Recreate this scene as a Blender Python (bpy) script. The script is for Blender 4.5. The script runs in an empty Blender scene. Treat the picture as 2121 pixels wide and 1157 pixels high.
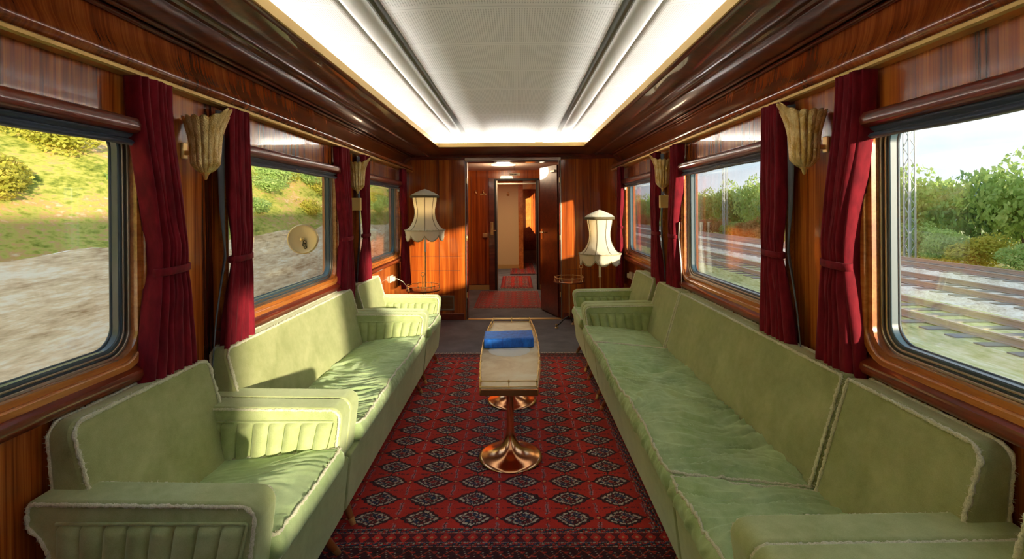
import bpy, bmesh, math, random
import numpy as np
from mathutils import Vector, noise
random.seed(7)
rng = np.random.default_rng(7)
S = bpy.context.scene
COL = S.collection
PI = math.pi

# ------------------------------------------------------------------ camera
cam_d = bpy.data.cameras.new('camera')
cam = bpy.data.objects.new('camera', cam_d); COL.objects.link(cam)
cam.location = (0.056, 0.0, 1.5)
cam.rotation_euler = (PI/2, 0.0083, 0.0093)
cam_d.sensor_fit = 'HORIZONTAL'; cam_d.sensor_width = 36.0
cam_d.lens = 990.0/2121.0*36.0
cam_d.shift_x = 0.0; cam_d.shift_y = -146.4/2121.0
cam_d.clip_start = 0.02; cam_d.clip_end = 500
S.camera = cam

# ------------------------------------------------------------------ view / cycles
S.view_settings.view_transform = 'Standard'
S.view_settings.look = 'None'
S.view_settings.gamma = 1.0
S.view_settings.use_curve_mapping = False
S.view_settings.exposure = 1.38
S.cycles.use_denoising = True
S.cycles.max_bounces = 9
S.cycles.diffuse_bounces = 7
S.cycles.glossy_bounces = 5
S.cycles.transparent_max_bounces = 16
S.cycles.caustics_reflective = False
S.cycles.caustics_refractive = False
S.cycles.sample_clamp_indirect = 6.0

# ------------------------------------------------------------------ world
W_ = bpy.data.worlds.new('sky'); S.world = W_; W_.use_nodes = True
nt = W_.node_tree; nt.nodes.clear()
def wn(t): return nt.nodes.new(t)
wo = wn('ShaderNodeOutputWorld'); bg = wn('ShaderNodeBackground'); tc = wn('ShaderNodeTexCoord')
sep = wn('ShaderNodeSeparateXYZ'); rp = wn('ShaderNodeValToRGB'); ns = wn('ShaderNodeTexNoise'); mp = wn('ShaderNodeMapping')
mx = wn('ShaderNodeMixRGB'); r2 = wn('ShaderNodeValToRGB')
nt.links.new(tc.outputs['Generated'], sep.inputs[0]); nt.links.new(sep.outputs['Z'], rp.inputs[0])
rp.color_ramp.elements[0].position = 0.0; rp.color_ramp.elements[0].color = (0.86, 0.89, 0.90, 1)
rp.color_ramp.elements[1].position = 0.5; rp.color_ramp.elements[1].color = (0.42, 0.60, 0.80, 1)
e = rp.color_ramp.elements.new(0.14); e.color = (0.62, 0.74, 0.82, 1)
mp.inputs['Scale'].default_value = (1.5, 1.5, 7); ns.inputs['Scale'].default_value = 2.2; ns.inputs['Detail'].default_value = 5
nt.links.new(tc.outputs['Generated'], mp.inputs[0]); nt.links.new(mp.outputs[0], ns.inputs['Vector'])
r2.color_ramp.elements[0].position = 0.42; r2.color_ramp.elements[1].position = 0.62
nt.links.new(ns.outputs[0], r2.inputs[0]); nt.links.new(r2.outputs[0], mx.inputs[0])
mx.inputs[2].default_value = (0.95, 0.96, 0.96, 1); nt.links.new(rp.outputs[0], mx.inputs[1])
nt.links.new(mx.outputs[0], bg.inputs[0]); bg.inputs[1].default_value = 0.60
nt.links.new(bg.outputs[0], wo.inputs[0])

# ------------------------------------------------------------------ sun (low, from behind right)
sd = bpy.data.lights.new('sun', 'SUN'); so = bpy.data.objects.new('sun', sd); COL.objects.link(so)
sd.energy = 4.8; sd.angle = 0.03; sd.color = (1.0, 0.80, 0.55)
so.rotation_euler = Vector((-1.0, 1.42, -0.25)).to_track_quat('-Z', 'Y').to_euler()
so.location = (20, -30, 10)
COVE = 20.0       # strength of the fluorescent tubes in the ceiling cove

# ------------------------------------------------------------------ helpers
WL = {}
def new_obj(name, data, loc=(0,0,0), parent=None, world=None):
    o = bpy.data.objects.new(name, data); COL.objects.link(o)
    if parent is not None: o.parent = parent
    o.location = loc
    WL[o.name] = Vector(world) if world is not None else Vector(loc)
    return o
def tag(o, label=None, cat=None, group=None, kind=None):
    if label: o['label'] = label
    if cat: o['category'] = cat
    if group: o['group'] = group
    if kind: o['kind'] = kind
    return o
def thing(name, loc, label=None, cat=None, group=None, kind=None):
    return tag(new_obj(name, None, loc), label, cat, group, kind)

class MB:
    def __init__(s): s.v = []; s.f = []
    def add(s, vs, fs):
        n = len(s.v); s.v.extend([tuple(p) for p in vs]); s.f.extend([tuple(i+n for i in f) for f in fs]); return s
    def box(s, x0, x1, y0, y1, z0, z1):
        x0, x1 = sorted((x0, x1)); y0, y1 = sorted((y0, y1)); z0, z1 = sorted((z0, z1))
        return s.add([(x0,y0,z0),(x1,y0,z0),(x1,y1,z0),(x0,y1,z0),(x0,y0,z1),(x1,y0,z1),(x1,y1,z1),(x0,y1,z1)],
                     [(0,3,2,1),(4,5,6,7),(0,1,5,4),(1,2,6,5),(2,3,7,6),(3,0,4,7)])
    def prism(s, poly, fn, a, b):
        """poly 2D (u,v); fn(u,v,w)->xyz ; w from a to b"""
        n = len(poly); vs = [fn(u, v, a) for u, v in poly]+[fn(u, v, b) for u, v in poly]
        fs = [tuple(range(n))[::-1], tuple(range(n, 2*n))]+[(i, (i+1) % n, n+(i+1) % n, n+i) for i in range(n)]
        return s.add(vs, fs)
    def tube(s, path, r, n=8, closed=False, cap=True):
        P = [Vector(p) for p in path]; m = len(P); vs = []; fs = []
        nrm = None
        for i in range(m):
            if closed: t = P[(i+1) % m]-P[i-1]
            else: t = P[min(i+1, m-1)]-P[max(i-1, 0)]
            if t.length < 1e-9: t = Vector((0,0,1))
            t.normalize()
            if nrm is None:
                nrm = t.orthogonal().normalized()
            nrm = (nrm - t*nrm.dot(t))
            if nrm.length < 1e-6: nrm = t.orthogonal()
            nrm.normalize(); b = t.cross(nrm)
            rr = r(i) if callable(r) else r
            for k in range(n):
                a = 2*PI*k/n; vs.append(P[i]+(nrm*math.cos(a)+b*math.sin(a))*rr)
        for i in range(m if closed else m-1):
            j = (i+1) % m
            for k in range(n):
                fs.append((i*n+k, i*n+(k+1) % n, j*n+(k+1) % n, j*n+k))
        if cap and not closed:
            fs.append(tuple(range(n))[::-1]); fs.append(tuple(range((m-1)*n, m*n)))
        return s.add(vs, fs)
    def lathe(s, prof, c=(0,0,0), n=32, a0=0, a1=2*PI, fr=None):
        full = abs(a1-a0-2*PI) < 1e-6; k = n if full else n+1
        vs = []; fs = []
        for (r, z) in prof:
            for i in range(k):
                a = a0+(a1-a0)*i/n; q = r*(fr(a, z) if fr else 1)
                vs.append((c[0]+q*math.cos(a), c[1]+q*math.sin(a), c[2]+z))
        for j in range(len(prof)-1):
            for i in range(n):
                i2 = (i+1) % k; fs.append((j*k+i, j*k+i2, (j+1)*k+i2, (j+1)*k+i))
        return s.add(vs, fs)
    def grid(s, nu, nv, fn, flip=False):
        vs = [fn(i/nu, j/nv) for j in range(nv+1) for i in range(nu+1)]
        fs = []
        for j in range(nv):
            for i in range(nu):
                a = j*(nu+1)+i; q = (a, a+1, a+nu+2, a+nu+1); fs.append(q[::-1] if flip else q)
        return s.add(vs, fs)
    def build(s, name, mat, parent=None, smooth=False, bevel=0, seg=2, solid=0, loc=None, angle=None):
        me = bpy.data.meshes.new(name)
        if loc is not None: off = Vector(loc)
        elif parent is not None: off = WL[parent.name]
        else: off = Vector((0,0,0))
        vs = np.array([tuple(p) for p in s.v], dtype=float)-np.array(off)
        me.from_pydata(vs.tolist(), [], s.f); me.update()
        bm = bmesh.new(); bm.from_mesh(me); bmesh.ops.recalc_face_normals(bm, faces=bm.faces); bm.to_mesh(me); bm.free()
        if mat: me.materials.append(mat)
        if parent is not None: o = new_obj(name, me, (0,0,0), parent, world=off)
        else: o = new_obj(name, me, off)
        if bevel:
            b = o.modifiers.new('bevel', 'BEVEL'); b.width = bevel; b.segments = seg; b.limit_method = 'ANGLE'; b.angle_limit = math.radians(35)
        if solid:
            m = o.modifiers.new('solid', 'SOLIDIFY'); m.thickness = solid; m.offset = 0
        if smooth or bevel:
            me.polygons.foreach_set('use_smooth', [True]*len(me.polygons))
            if angle is not None or bevel: me.set_sharp_from_angle(angle=math.radians(angle or 40))
        return o

def round_poly(pts, rad, n=5):
    out = []; m = len(pts)
    for i in range(m):
        r = rad[i] if isinstance(rad, (list, tuple)) else rad
        p = Vector(pts[i]); a = Vector(pts[i-1])-p; b = Vector(pts[(i+1) % m])-p
        la, lb = a.length, b.length; a.normalize(); b.normalize()
        ang = a.angle(b)
        if r <= 0 or ang > PI-0.05: out.append(tuple(p)); continue
        t = min(r/math.tan(ang/2), la*.48, lb*.48); rr = t*math.tan(ang/2)
        c = p+(a+b).normalized()*(rr/math.sin(ang/2))
        s0 = p+a*t-c; s1 = p+b*t-c
        for k in range(n+1):
            w = k/n; q = s0*(1-w)+s1*w; q = q.normalized()*rr; out.append(tuple(c+q))
    return out
def offset_poly(pts, d):
    m = len(pts); out = []
    area = sum(pts[i][0]*pts[(i+1) % m][1]-pts[(i+1) % m][0]*pts[i][1] for i in range(m))
    sg = 1 if area > 0 else -1
    for i in range(m):
        t = Vector(pts[(i+1) % m])-Vector(pts[i-1]); t.normalize(); nn = Vector((-t[1], t[0]))*sg
        out.append((pts[i][0]+nn[0]*d, pts[i][1]+nn[1]*d))
    return out
def resample(path, step, closed=False):
    P = [Vector(p) for p in path]
    if closed: P.append(P[0])
    out = []
    for a, b in zip(P[:-1], P[1:]):
        n = max(1, int((b-a).length/step))
        for k in range(n): out.append(a.lerp(b, k/n))
    if not closed: out.append(P[-1])
    return out

# ------------------------------------------------------------------ materials
MATS = {}
def mat(name, base=(.5,.5,.5), rough=.5, metal=0, **kw):
    m = bpy.data.materials.new(name); m.use_nodes = True
    b = m.node_tree.nodes['Principled BSDF']
    b.inputs['Base Color'].default_value = (*base, 1); b.inputs['Roughness'].default_value = rough; b.inputs['Metallic'].default_value = metal
    for k, v in kw.items():
        b.inputs[k.replace('_', ' ')].default_value = v
    MATS[name] = m
    return m
def nodes(m): return m.node_tree, m.node_tree.nodes['Principled BSDF']
def noise_node(t, scale=(1,1,1), s=5, detail=3, rough=.5, coord='Object', dist=0):
    tc = t.nodes.new('ShaderNodeTexCoord'); mp = t.nodes.new('ShaderNodeMapping'); n = t.nodes.new('ShaderNodeTexNoise')
    mp.inputs['Scale'].default_value = scale; n.inputs['Scale'].default_value = s; n.inputs['Detail'].default_value = detail
    n.inputs['Roughness'].default_value = rough; n.inputs['Distortion'].default_value = dist
    t.links.new(tc.outputs[coord], mp.inputs[0]); t.links.new(mp.outputs[0], n.inputs['Vector'])
    return n
def ramp(t, fac, stops):
    r = t.nodes.new('ShaderNodeValToRGB'); cr = r.color_ramp
    cr.elements[0].position = stops[0][0]; cr.elements[0].color = (*stops[0][1], 1)
    cr.elements[1].position = stops[-1][0]; cr.elements[1].color = (*stops[-1][1], 1)
    for p, c in stops[1:-1]:
        e = cr.elements.new(p); e.color = (*c, 1)
    t.links.new(fac, r.inputs[0]); return r
def mixc(t, fac, a, b, mode='MIX'):
    m = t.nodes.new('ShaderNodeMixRGB'); m.blend_type = mode
    for i, x in ((0, fac), (1, a), (2, b)):
        if hasattr(x, 'links') or hasattr(x, 'is_linked'): t.links.new(x, m.inputs[i])
        elif isinstance(x, (int, float)): m.inputs[i].default_value = x
        else: m.inputs[i].default_value = (*x, 1)
    return m.outputs[0]
def bump(t, b, h, strength=.2, dist=.01, slot='Normal'):
    n = t.nodes.new('ShaderNodeBump'); n.inputs['Strength'].default_value = strength; n.inputs['Distance'].default_value = dist
    t.links.new(h, n.inputs['Height']); t.links.new(n.outputs[0], b.inputs[slot]); return n

def veneer(name, scale, dark=(.045,.008,.003), mid=(.27,.060,.012), light=(.52,.17,.035), rough=.22, wob=.0, coat=1.0, bands=5.0, lo=.34, hi=.68):
    m = mat(name, rough=rough); t, b = nodes(m)
    n1 = noise_node(t, scale, 1.0, 4, .65, dist=.08)
    n2 = noise_node(t, tuple(s*4.5 for s in scale), 1.0, 3, .6)
    n3 = noise_node(t, tuple(s/bands for s in scale), 1.0, 2, .5)
    a = mixc(t, .35, n1.outputs[0], n2.outputs[0]); a = mixc(t, .35, a, n3.outputs[0])
    r = ramp(t, a, [(lo, dark), (.5*(lo+hi)-.01, mid), (hi, light)])
    t.links.new(r.outputs[0], b.inputs['Base Color'])
    b.inputs['Coat Weight'].default_value = coat; b.inputs['Coat Roughness'].default_value = .03; b.inputs['Coat IOR'].default_value = 1.55
    if wob:
        nw = noise_node(t, (1,1,1), 2.0, 0, .4)
        bn = t.nodes.new('ShaderNodeBump'); bn.inputs['Strength'].default_value = wob; bn.inputs['Distance'].default_value = .02
        t.links.new(nw.outputs[0], bn.inputs['Height']); t.links.new(bn.outputs[0], b.inputs['Coat Normal'])
    return m
M_WALL = veneer('striped_veneer', (34, 34, .6), dark=(.055,.008,.003), mid=(.38,.080,.012), light=(.72,.23,.035), wob=.012, lo=.38, hi=.62)
M_END = veneer('end_wall_veneer', (26, 26, .4), dark=(.09,.012,.004), mid=(.42,.082,.010), light=(.85,.28,.035), wob=.008, lo=.34, hi=.68)
M_CORN = veneer('cornice_veneer', (.5, 34, .6), dark=(.07,.010,.004), mid=(.27,.052,.010), light=(.50,.145,.028))
M_SOFF = veneer('soffit_mahogany', (1.2, 26, 26), dark=(.035,.005,.002), mid=(.115,.018,.006), light=(.22,.045,.012), wob=.012, coat=.7, rough=.35)
M_TRIM = veneer('dark_mahogany_trim', (8, 1.0, 30), dark=(.06,.006,.003), mid=(.18,.020,.006), light=(.32,.055,.012), coat=.7, rough=.32)
M_FRAME = veneer('golden_wood_frame', (20, 1.5, 20), dark=(.24,.06,.012), mid=(.50,.16,.03), light=(.72,.30,.07))
M_BRASS = mat('brass', (.92,.66,.28), .28, .85)
M_RAIL = mat('satin_brass_rail', (.78,.54,.20), .42, .6)
M_COPPER = mat('polished_copper', (.95,.50,.26), .18, 1.0)
M_CHROME = mat('brushed_steel', (.46,.41,.33), .36, 1.0)
M_RUBBER = mat('blue_gasket', (.035,.075,.11), .4, 0, Coat_Weight=.4)
M_BLIND = mat('blue_roller_blind', (.012,.035,.085), .42, 0, Sheen_Weight=.3)
M_BLACK = mat('black', (.012,.011,.012), .5)
M_WHITEPL = mat('white_plastic', (.75,.72,.62), .35)
M_PAPER = mat('cream_plate', (.85,.62,.22), .4)
M_LEG = mat('leg_beech', (.36,.10,.025), .3, 0, Coat_Weight=.5)
M_CARD = mat('parchment', (.8,.72,.5), .5)

def velvet(name, base, hi, tint=(.80,.86,.62)):
    m = mat(name, base, .85); t, b = nodes(m)
    n = noise_node(t, (1,1,1), 4.5, 4, .6, dist=.5); n2 = noise_node(t, (1,1,1), 26, 3, .6); n3 = noise_node(t, (1,1,1), 420, 2, .6)
    a = mixc(t, .3, n.outputs[0], n2.outputs[0])
    r = ramp(t, a, [(.36, base), (.64, hi)])
    c = mixc(t, .10, r.outputs[0], ramp(t, n3.outputs[0], [(.35, (.05,.06,.02)), (.65, (.7,.75,.45))]).outputs[0])
    t.links.new(c, b.inputs['Base Color'])
    b.inputs['Sheen Weight'].default_value = 1.0; b.inputs['Sheen Roughness'].default_value = .4; b.inputs['Sheen Tint'].default_value = (*tint, 1)
    b.inputs['Specular IOR Level'].default_value = .12
    bump(t, b, n3.outputs[0], .25, .003)
    return m
M_VEL = velvet('green_velvet', (.37,.44,.18), (.56,.63,.32), (.78,.92,.62))
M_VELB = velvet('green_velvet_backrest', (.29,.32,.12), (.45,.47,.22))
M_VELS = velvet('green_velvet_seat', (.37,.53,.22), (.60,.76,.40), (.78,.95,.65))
def fuzz(name, c0, c1):
    m = mat(name, c0, .95); t, b = nodes(m)
    n = noise_node(t, (1,1,1), 300, 2, .6); r = ramp(t, n.outputs[0], [(.35, c0), (.65, c1)])
    t.links.new(r.outputs[0], b.inputs['Base Color']); b.inputs['Sheen Weight'].default_value = .4; bump(t, b, n.outputs[0], .6, .004)
    b.inputs['Specular IOR Level'].default_value = .1
    return m
M_PIPE = fuzz('cream_brush_piping', (.60,.60,.40), (.90,.88,.68))
def cloth(name, base, hi, sheen=.35, s=30):
    m = mat(name, base, .8); t, b = nodes(m)
    n = noise_node(t, (1,1,.3), s, 4, .6); r = ramp(t, n.outputs[0], [(.35, base), (.65, hi)])
    t.links.new(r.outputs[0], b.inputs['Base Color']); b.inputs['Sheen Weight'].default_value = sheen; b.inputs['Sheen Tint'].default_value = (1,.45,.5,1)
    b.inputs['Specular IOR Level'].default_value = .2
    n2 = noise_node(t, (1,1,1), 500, 2, .6); bump(t, b, n2.outputs[0], .15, .002)
    return m
M_CURT = cloth('burgundy_curtain', (.13,.004,.012), (.24,.009,.021), sheen=.12)
M_LINING = mat('grey_blue_lining', (.10,.115,.145), .75)
M_LINW = mat('pale_curtain_lining', (.75,.74,.72), .8)
def carpet(name, c0, c1):
    m = mat(name, c0, .95); t, b = nodes(m)
    n = noise_node(t, (1,1,1), 3, 5, .65); n2 = noise_node(t, (1,1,1), 260, 2, .6)
    a = mixc(t, .4, n.outputs[0], n2.outputs[0]); r = ramp(t, a, [(.38, c0), (.62, c1)])
    t.links.new(r.outputs[0], b.inputs['Base Color']); b.inputs['Specular IOR Level'].default_value = .1; bump(t, b, n2.outputs[0], .4, .004)
    return m
M_FLOOR = carpet('grey_carpet', (.13,.13,.145), (.22,.22,.235))
def rug_mat(name):
    m = mat(name, (.3,.02,.02), .92); t, b = nodes(m)
    a = t.nodes.new('ShaderNodeVertexColor'); a.layer_name = 'pattern'
    n = noise_node(t, (1,1,1), 350, 2, .6); n1 = noise_node(t, (.4,2,1), 2.5, 3, .6)
    c = mixc(t, .35, a.outputs[0], ramp(t, n.outputs[0], [(.3, (.35,.35,.35)), (.7, (1,1,1))]).outputs[0], 'MULTIPLY')
    c = mixc(t, .5, c, ramp(t, n1.outputs[0], [(.35, (.62,.60,.62)), (.65, (1,1,1))]).outputs[0], 'MULTIPLY')
    t.links.new(c, b.inputs['Base Color']); b.inputs['Sheen Weight'].default_value = .15; b.inputs['Specular IOR Level'].default_value = .15
    bump(t, b, n.outputs[0], .5, .003)
    return m
M_RUG = rug_mat('rug_pile')
M_FRINGE = mat('fringe_cotton', (.52,.47,.40), .9)

# glass: clear thin panes, reflection by fresnel
def glass(name, tint=(.97,.99,1.0), ior=1.5, k=1.0):
    m = bpy.data.materials.new(name); m.use_nodes = True; t = m.node_tree; t.nodes.clear()
    o = t.nodes.new('ShaderNodeOutputMaterial'); mi = t.nodes.new('ShaderNodeMixShader'); tr = t.nodes.new('ShaderNodeBsdfTransparent')
    g = t.nodes.new('ShaderNodeBsdfGlossy'); fr = t.nodes.new('ShaderNodeLayerWeight'); fr.inputs['Blend'].default_value = .5
    g.inputs['Roughness'].default_value = 0.0; tr.inputs['Color'].default_value = (*tint, 1)
    pw = t.nodes.new('ShaderNodeMath'); pw.operation = 'POWER'; pw.inputs[1].default_value = 5.0
    ml = t.nodes.new('ShaderNodeMath'); ml.operation = 'MULTIPLY_ADD'; ml.inputs[1].default_value = .96*k; ml.inputs[2].default_value = .04*k; ml.use_clamp = True
    t.links.new(fr.outputs['Facing'], pw.inputs[0]); t.links.new(pw.outputs[0], ml.inputs[0]); t.links.new(ml.outputs[0], mi.inputs[0])
    t.links.new(tr.outputs[0], mi.inputs[1]); t.links.new(g.outputs[0], mi.inputs[2]); t.links.new(mi.outputs[0], o.inputs[0])
    return m
M_GLASS = glass('window_glass', k=1.3)
def emit(name, c, s):
    m = bpy.data.materials.new(name); m.use_nodes = True; t = m.node_tree; t.nodes.clear()
    o = t.nodes.new('ShaderNodeOutputMaterial'); e = t.nodes.new('ShaderNodeEmission'); e.inputs[0].default_value = (*c, 1); e.inputs[1].default_value = s
    t.links.new(e.outputs[0], o.inputs[0]); return m
M_TUBE = emit('fluorescent_tube', (1.0,.97,.90), COVE)
M_VLAMP = emit('ceiling_lamp_glow', (1.0,.74,.50), .8)

# perforated ceiling panels
def ceil_mat():
    m = mat('perforated_ceiling', (.86,.86,.83), .6); t, b = nodes(m)
    tc = t.nodes.new('ShaderNodeTexCoord'); sp = t.nodes.new('ShaderNodeSeparateXYZ'); t.links.new(tc.outputs['Object'], sp.inputs[0])
    def M(op, a, b_=None):
        n = t.nodes.new('ShaderNodeMath'); n.operation = op
        for i, x in enumerate((a, b_)):
            if x is None: continue
            if isinstance(x, (int, float)): n.inputs[i].default_value = x
            else: t.links.new(x, n.inputs[i])
        return n.outputs[0]
    P = .012
    fx = M('SUBTRACT', M('FRACT', M('DIVIDE', sp.outputs['X'], P)), .5); fy = M('SUBTRACT', M('FRACT', M('DIVIDE', M('ADD', sp.outputs['Y'], 50.), P)), .5)
    d = M('ADD', M('MULTIPLY', fx, fx), M('MULTIPLY', fy, fy))
    dot = M('LESS_THAN', d, .062)
    sy = M('FRACT', M('DIVIDE', M('ADD', sp.outputs['Y'], 49.83), .5))
    marg = M('MULTIPLY', M('GREATER_THAN', sy, .05), M('LESS_THAN', sy, .95)); dot = M('MULTIPLY', dot, marg)
    seam = M('LESS_THAN', sy, .008)
    c = mixc(t, dot, (.84,.84,.81), (.42,.42,.40)); c = mixc(t, seam, c, (.55,.55,.53))
    t.links.new(c, b.inputs['Base Color'])
    return m
M_CEIL = ceil_mat()
M_RIB = mat('smooth_ceiling_rib', (.74,.74,.71), .5)
M_RIBG = mat('grey_ceiling_slot', (.42,.42,.40), .6)

# ================================================================== ROOM SHELL
W = 1.40; YE = 6.49; YB = -4.4; ZS = 2.232; GX = 1.44
GY = [(0.415+2*k, 1.765+2*k) for k in range(-1, 3)]          # glass extents along the coach
ZG0, ZG1 = 1.0, 1.80
def fix(o): return tag(o, kind='structure')

fl = fix(MB().box(-1.6, 1.6, YB-.2, 17.5, -.06, 0).build('floor', M_FLOOR))
for sd_, side in ((-1, 'left'), (1, 'right')):
    wn_ = 'wall_'+side
    X0, X1 = W*sd_, (W+.10)*sd_
    mb = MB()
    ops = [(a-.05, b+.05) for a, b in GY]
    mb.box(X0, X1, YB, YE, 0, ZG0-.055)
    mb.box(X0, X1, YB, YE, ZG1+.01, 2.30)
    ys = [YB]+[q for o_ in ops for q in o_]+[YE]
    for a, b in zip(ys[::2], ys[1::2]): mb.box(X0, X1, a, b, ZG0-.055, ZG1+.01)
    w_ = fix(mb.build(wn_, M_WALL))
    # baseboard
    fix(MB().box((W-.018)*sd_, W*sd_, YB, YE, 0, .11).build('baseboard_'+side, M_TRIM, bevel=.006))
    # cornice: bulging veneered fascia above the brass rail
    prof = [(1.385,2.028),(1.366,2.034),(1.352,2.050),(1.350,2.070),(1.358,2.092),(1.370,2.115),(1.379,2.15),(1.385,2.20),(1.385,2.232),(1.42,2.232),(1.42,2.028)]
    fix(MB().prism(prof, lambda u, v, w: (u*sd_, w, v), YB, YE).build('trim_1' if sd_ < 0 else 'trim_2', M_CORN, smooth=True, angle=40))
    # brass rail
    pr = [(1.40,2.004),(1.352,2.004),(1.344,2.010),(1.344,2.022),(1.352,2.028),(1.40,2.028)]
    fix(MB().prism(pr, lambda u, v, w: (u*sd_, w, v), YB, YE-.002).build('trim_3' if sd_ < 0 else 'trim_4', M_RAIL, smooth=True, angle=30))
    # two mouldings in the corner between fascia and soffit
    mb = MB()
    for (u, v, r) in ((1.372, 2.216, .011), (1.335, 2.226, .010)):
        mb.prism([(u+r*math.cos(a), v+r*math.sin(a)) for a in [2*PI*i/10 for i in range(10)]], lambda p, q, w: (p*sd_, w, q), YB, YE)
    fix(mb.build('trim_5' if sd_ < 0 else 'trim_6', M_TRIM, smooth=True, angle=50))
    # soffit: flat outer board, moulding, bulged glossy inner board
    pr = [(1.40,2.232),(1.15,2.232),(1.148,2.222),(1.135,2.218),(1.120,2.222),(1.115,2.232)]
    n = 14
    for i in range(n+1):
        s_ = i/n; pr.append((1.105-(1.105-.905)*s_, 2.233+.012*s_-.020*math.sin(PI*s_)))
    pr += [(.900,2.238),(.880,2.236),(.868,2.240),(.868,2.262),(1.40,2.262)]
    fix(MB().prism(pr, lambda u, v, w: (u*sd_, w, v), YB, YE).build('trim_7' if sd_ < 0 else 'trim_8', M_SOFF, smooth=True, angle=30))
    # brass lip of the cove
    pr = [(.868,2.240),(.860,2.240),(.860,2.285),(.868,2.285)]
    fix(MB().prism(pr, lambda u, v, w: (u*sd_, w, v), YB, 5.66).build('trim_9' if sd_ < 0 else 'trim_10', M_RAIL))

# end soffit + lip
fix(MB().box(-1.10, 1.10, 5.68, YE, 2.236, 2.262).build('trim_11', M_SOFF))
mb = MB(); mb.box(-.868, .868, 5.66, 5.676, 2.238, 2.287)
fix(mb.build('trim_12', M_RAIL))
mb = MB(); mb.box(-1.4, 1.4, YE-.03, YE-.0, 2.205, 2.236); mb.box(-1.38, 1.38, YE-.016, YE, 2.17, 2.205)
fix(mb.build('trim_13', M_TRIM, bevel=.004))

# white ceiling
cp = []
cpts = [(0,2.424),(.30,2.420),(.53,2.408)]
rib_in = [(.53,2.408),(.534,2.440),(.578,2.440),(.582,2.402)]
rib = [(.582,2.402),(.60,2.392),(.64,2.390),(.68,2.397),(.705,2.410)]
outer = [(.705,2.410),(.76,2.423),(.83,2.434),(.90,2.438),(.97,2.433),(1.04,2.420),(1.10,2.398),(1.16,2.360),(1.20,2.315),(1.22,2.262)]
YC = 5.36
def csurf(profile, sg, mbx, nseg=10):
    ysl = [YB-.01, YC]
    pts = [(sg*x, z) for x, z in profile]
    def ends(t):
        a = t*PI/2; return YC+.47*math.sin(a), (1-math.cos(a))
    rows = [(YB, 0.0), (YC, 0.0)]+[ends((i+1)/nseg) for i in range(nseg)]
    vs = [(x, y, z-(z-2.262)*f) for (y, f) in rows for (x, z) in pts]; k = len(pts); fs = []
    for r_ in range(len(rows)-1):
        for i in range(k-1): fs.append((r_*k+i, r_*k+i+1, (r_+1)*k+i+1, (r_+1)*k+i))
    mbx.add(vs, fs)
mb = MB(); csurf([(-x, z) for x, z in cpts[::-1]]+cpts[1:], 1, mb)
ceil = fix(mb.build('ceiling', M_CEIL, smooth=True, solid=.004, angle=50))
for sg in (-1, 1):
    mb = MB(); csurf(outer, sg, mb); o = mb.build('ceiling_side_panel', M_CEIL, ceil, smooth=True, solid=.004, angle=50); tag(o, kind='structure')
    mb = MB(); csurf(rib, sg, mb); o = mb.build('ceiling_rib', M_RIB, ceil, smooth=True, solid=.004, angle=50); tag(o, kind='structure')
    mb = MB(); csurf(rib_in, sg, mb); o = mb.build('ceiling_slot', M_RIBG, ceil, smooth=True, solid=.004); tag(o, kind='structure')
# outer roof shell (keeps daylight out of the cove)
fix(MB().box(-1.5, 1.5, YB-.1, 17.5, 2.60, 2.66).build('trim_14', M_BLACK))
mb = MB(); mb.box(-1.52, -1.5, YB-.1, 17.5, 2.2, 2.62); mb.box(1.5, 1.52, YB-.1, 17.5, 2.2, 2.62); mb.box(-1.5, 1.5, YB-.12, YB-.1, 0, 2.62)
mb.box(-1.5, 1.5, YE+.02, YE+.05, 2.27, 2.6)
fix(mb.build('trim_15', M_BLACK))
fix(MB().box(-1.4, 1.4, YB-.06, YB, 0, 2.6).build('wall_back', M_END))

# fluorescent tubes lying in the cove
k = 0
for sg in (-1, 1):
    for i in range(8):
        y0 = -4.3+i*1.22
        t_ = thing('fluorescent_tube', (sg*1.13, y0+.6, 2.275), 'white fluorescent tube hidden in the %s ceiling cove above the brass lip' % ('left' if sg < 0 else 'right'), 'light tube', 'fluorescent tubes in the cove')
        MB().tube([(sg*1.13, y0, 2.290), (sg*1.13, y0+1.16, 2.290)], .013, 10).build('tube', M_TUBE, t_, smooth=True)
        MB().box(sg*1.13-.02, sg*1.13+.02, y0-.02, y0+1.18, 2.262, 2.274).build('tube_holder', M_WHITEPL, t_)
for x in (-.66, .0, .66):
    t_ = thing('fluorescent_tube', (x, 5.735, 2.275), 'white fluorescent tube hidden in the end ceiling cove above the door', 'light tube', 'fluorescent tubes in the cove')
    MB().tube([(x-.28, 5.735, 2.290), (x+.28, 5.735, 2.290)], .010, 10).build('tube', M_TUBE, t_, smooth=True)
    MB().box(x-.3, x+.3, 5.72, 5.75, 2.262, 2.274).build('tube_holder', M_WHITEPL, t_)

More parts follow.
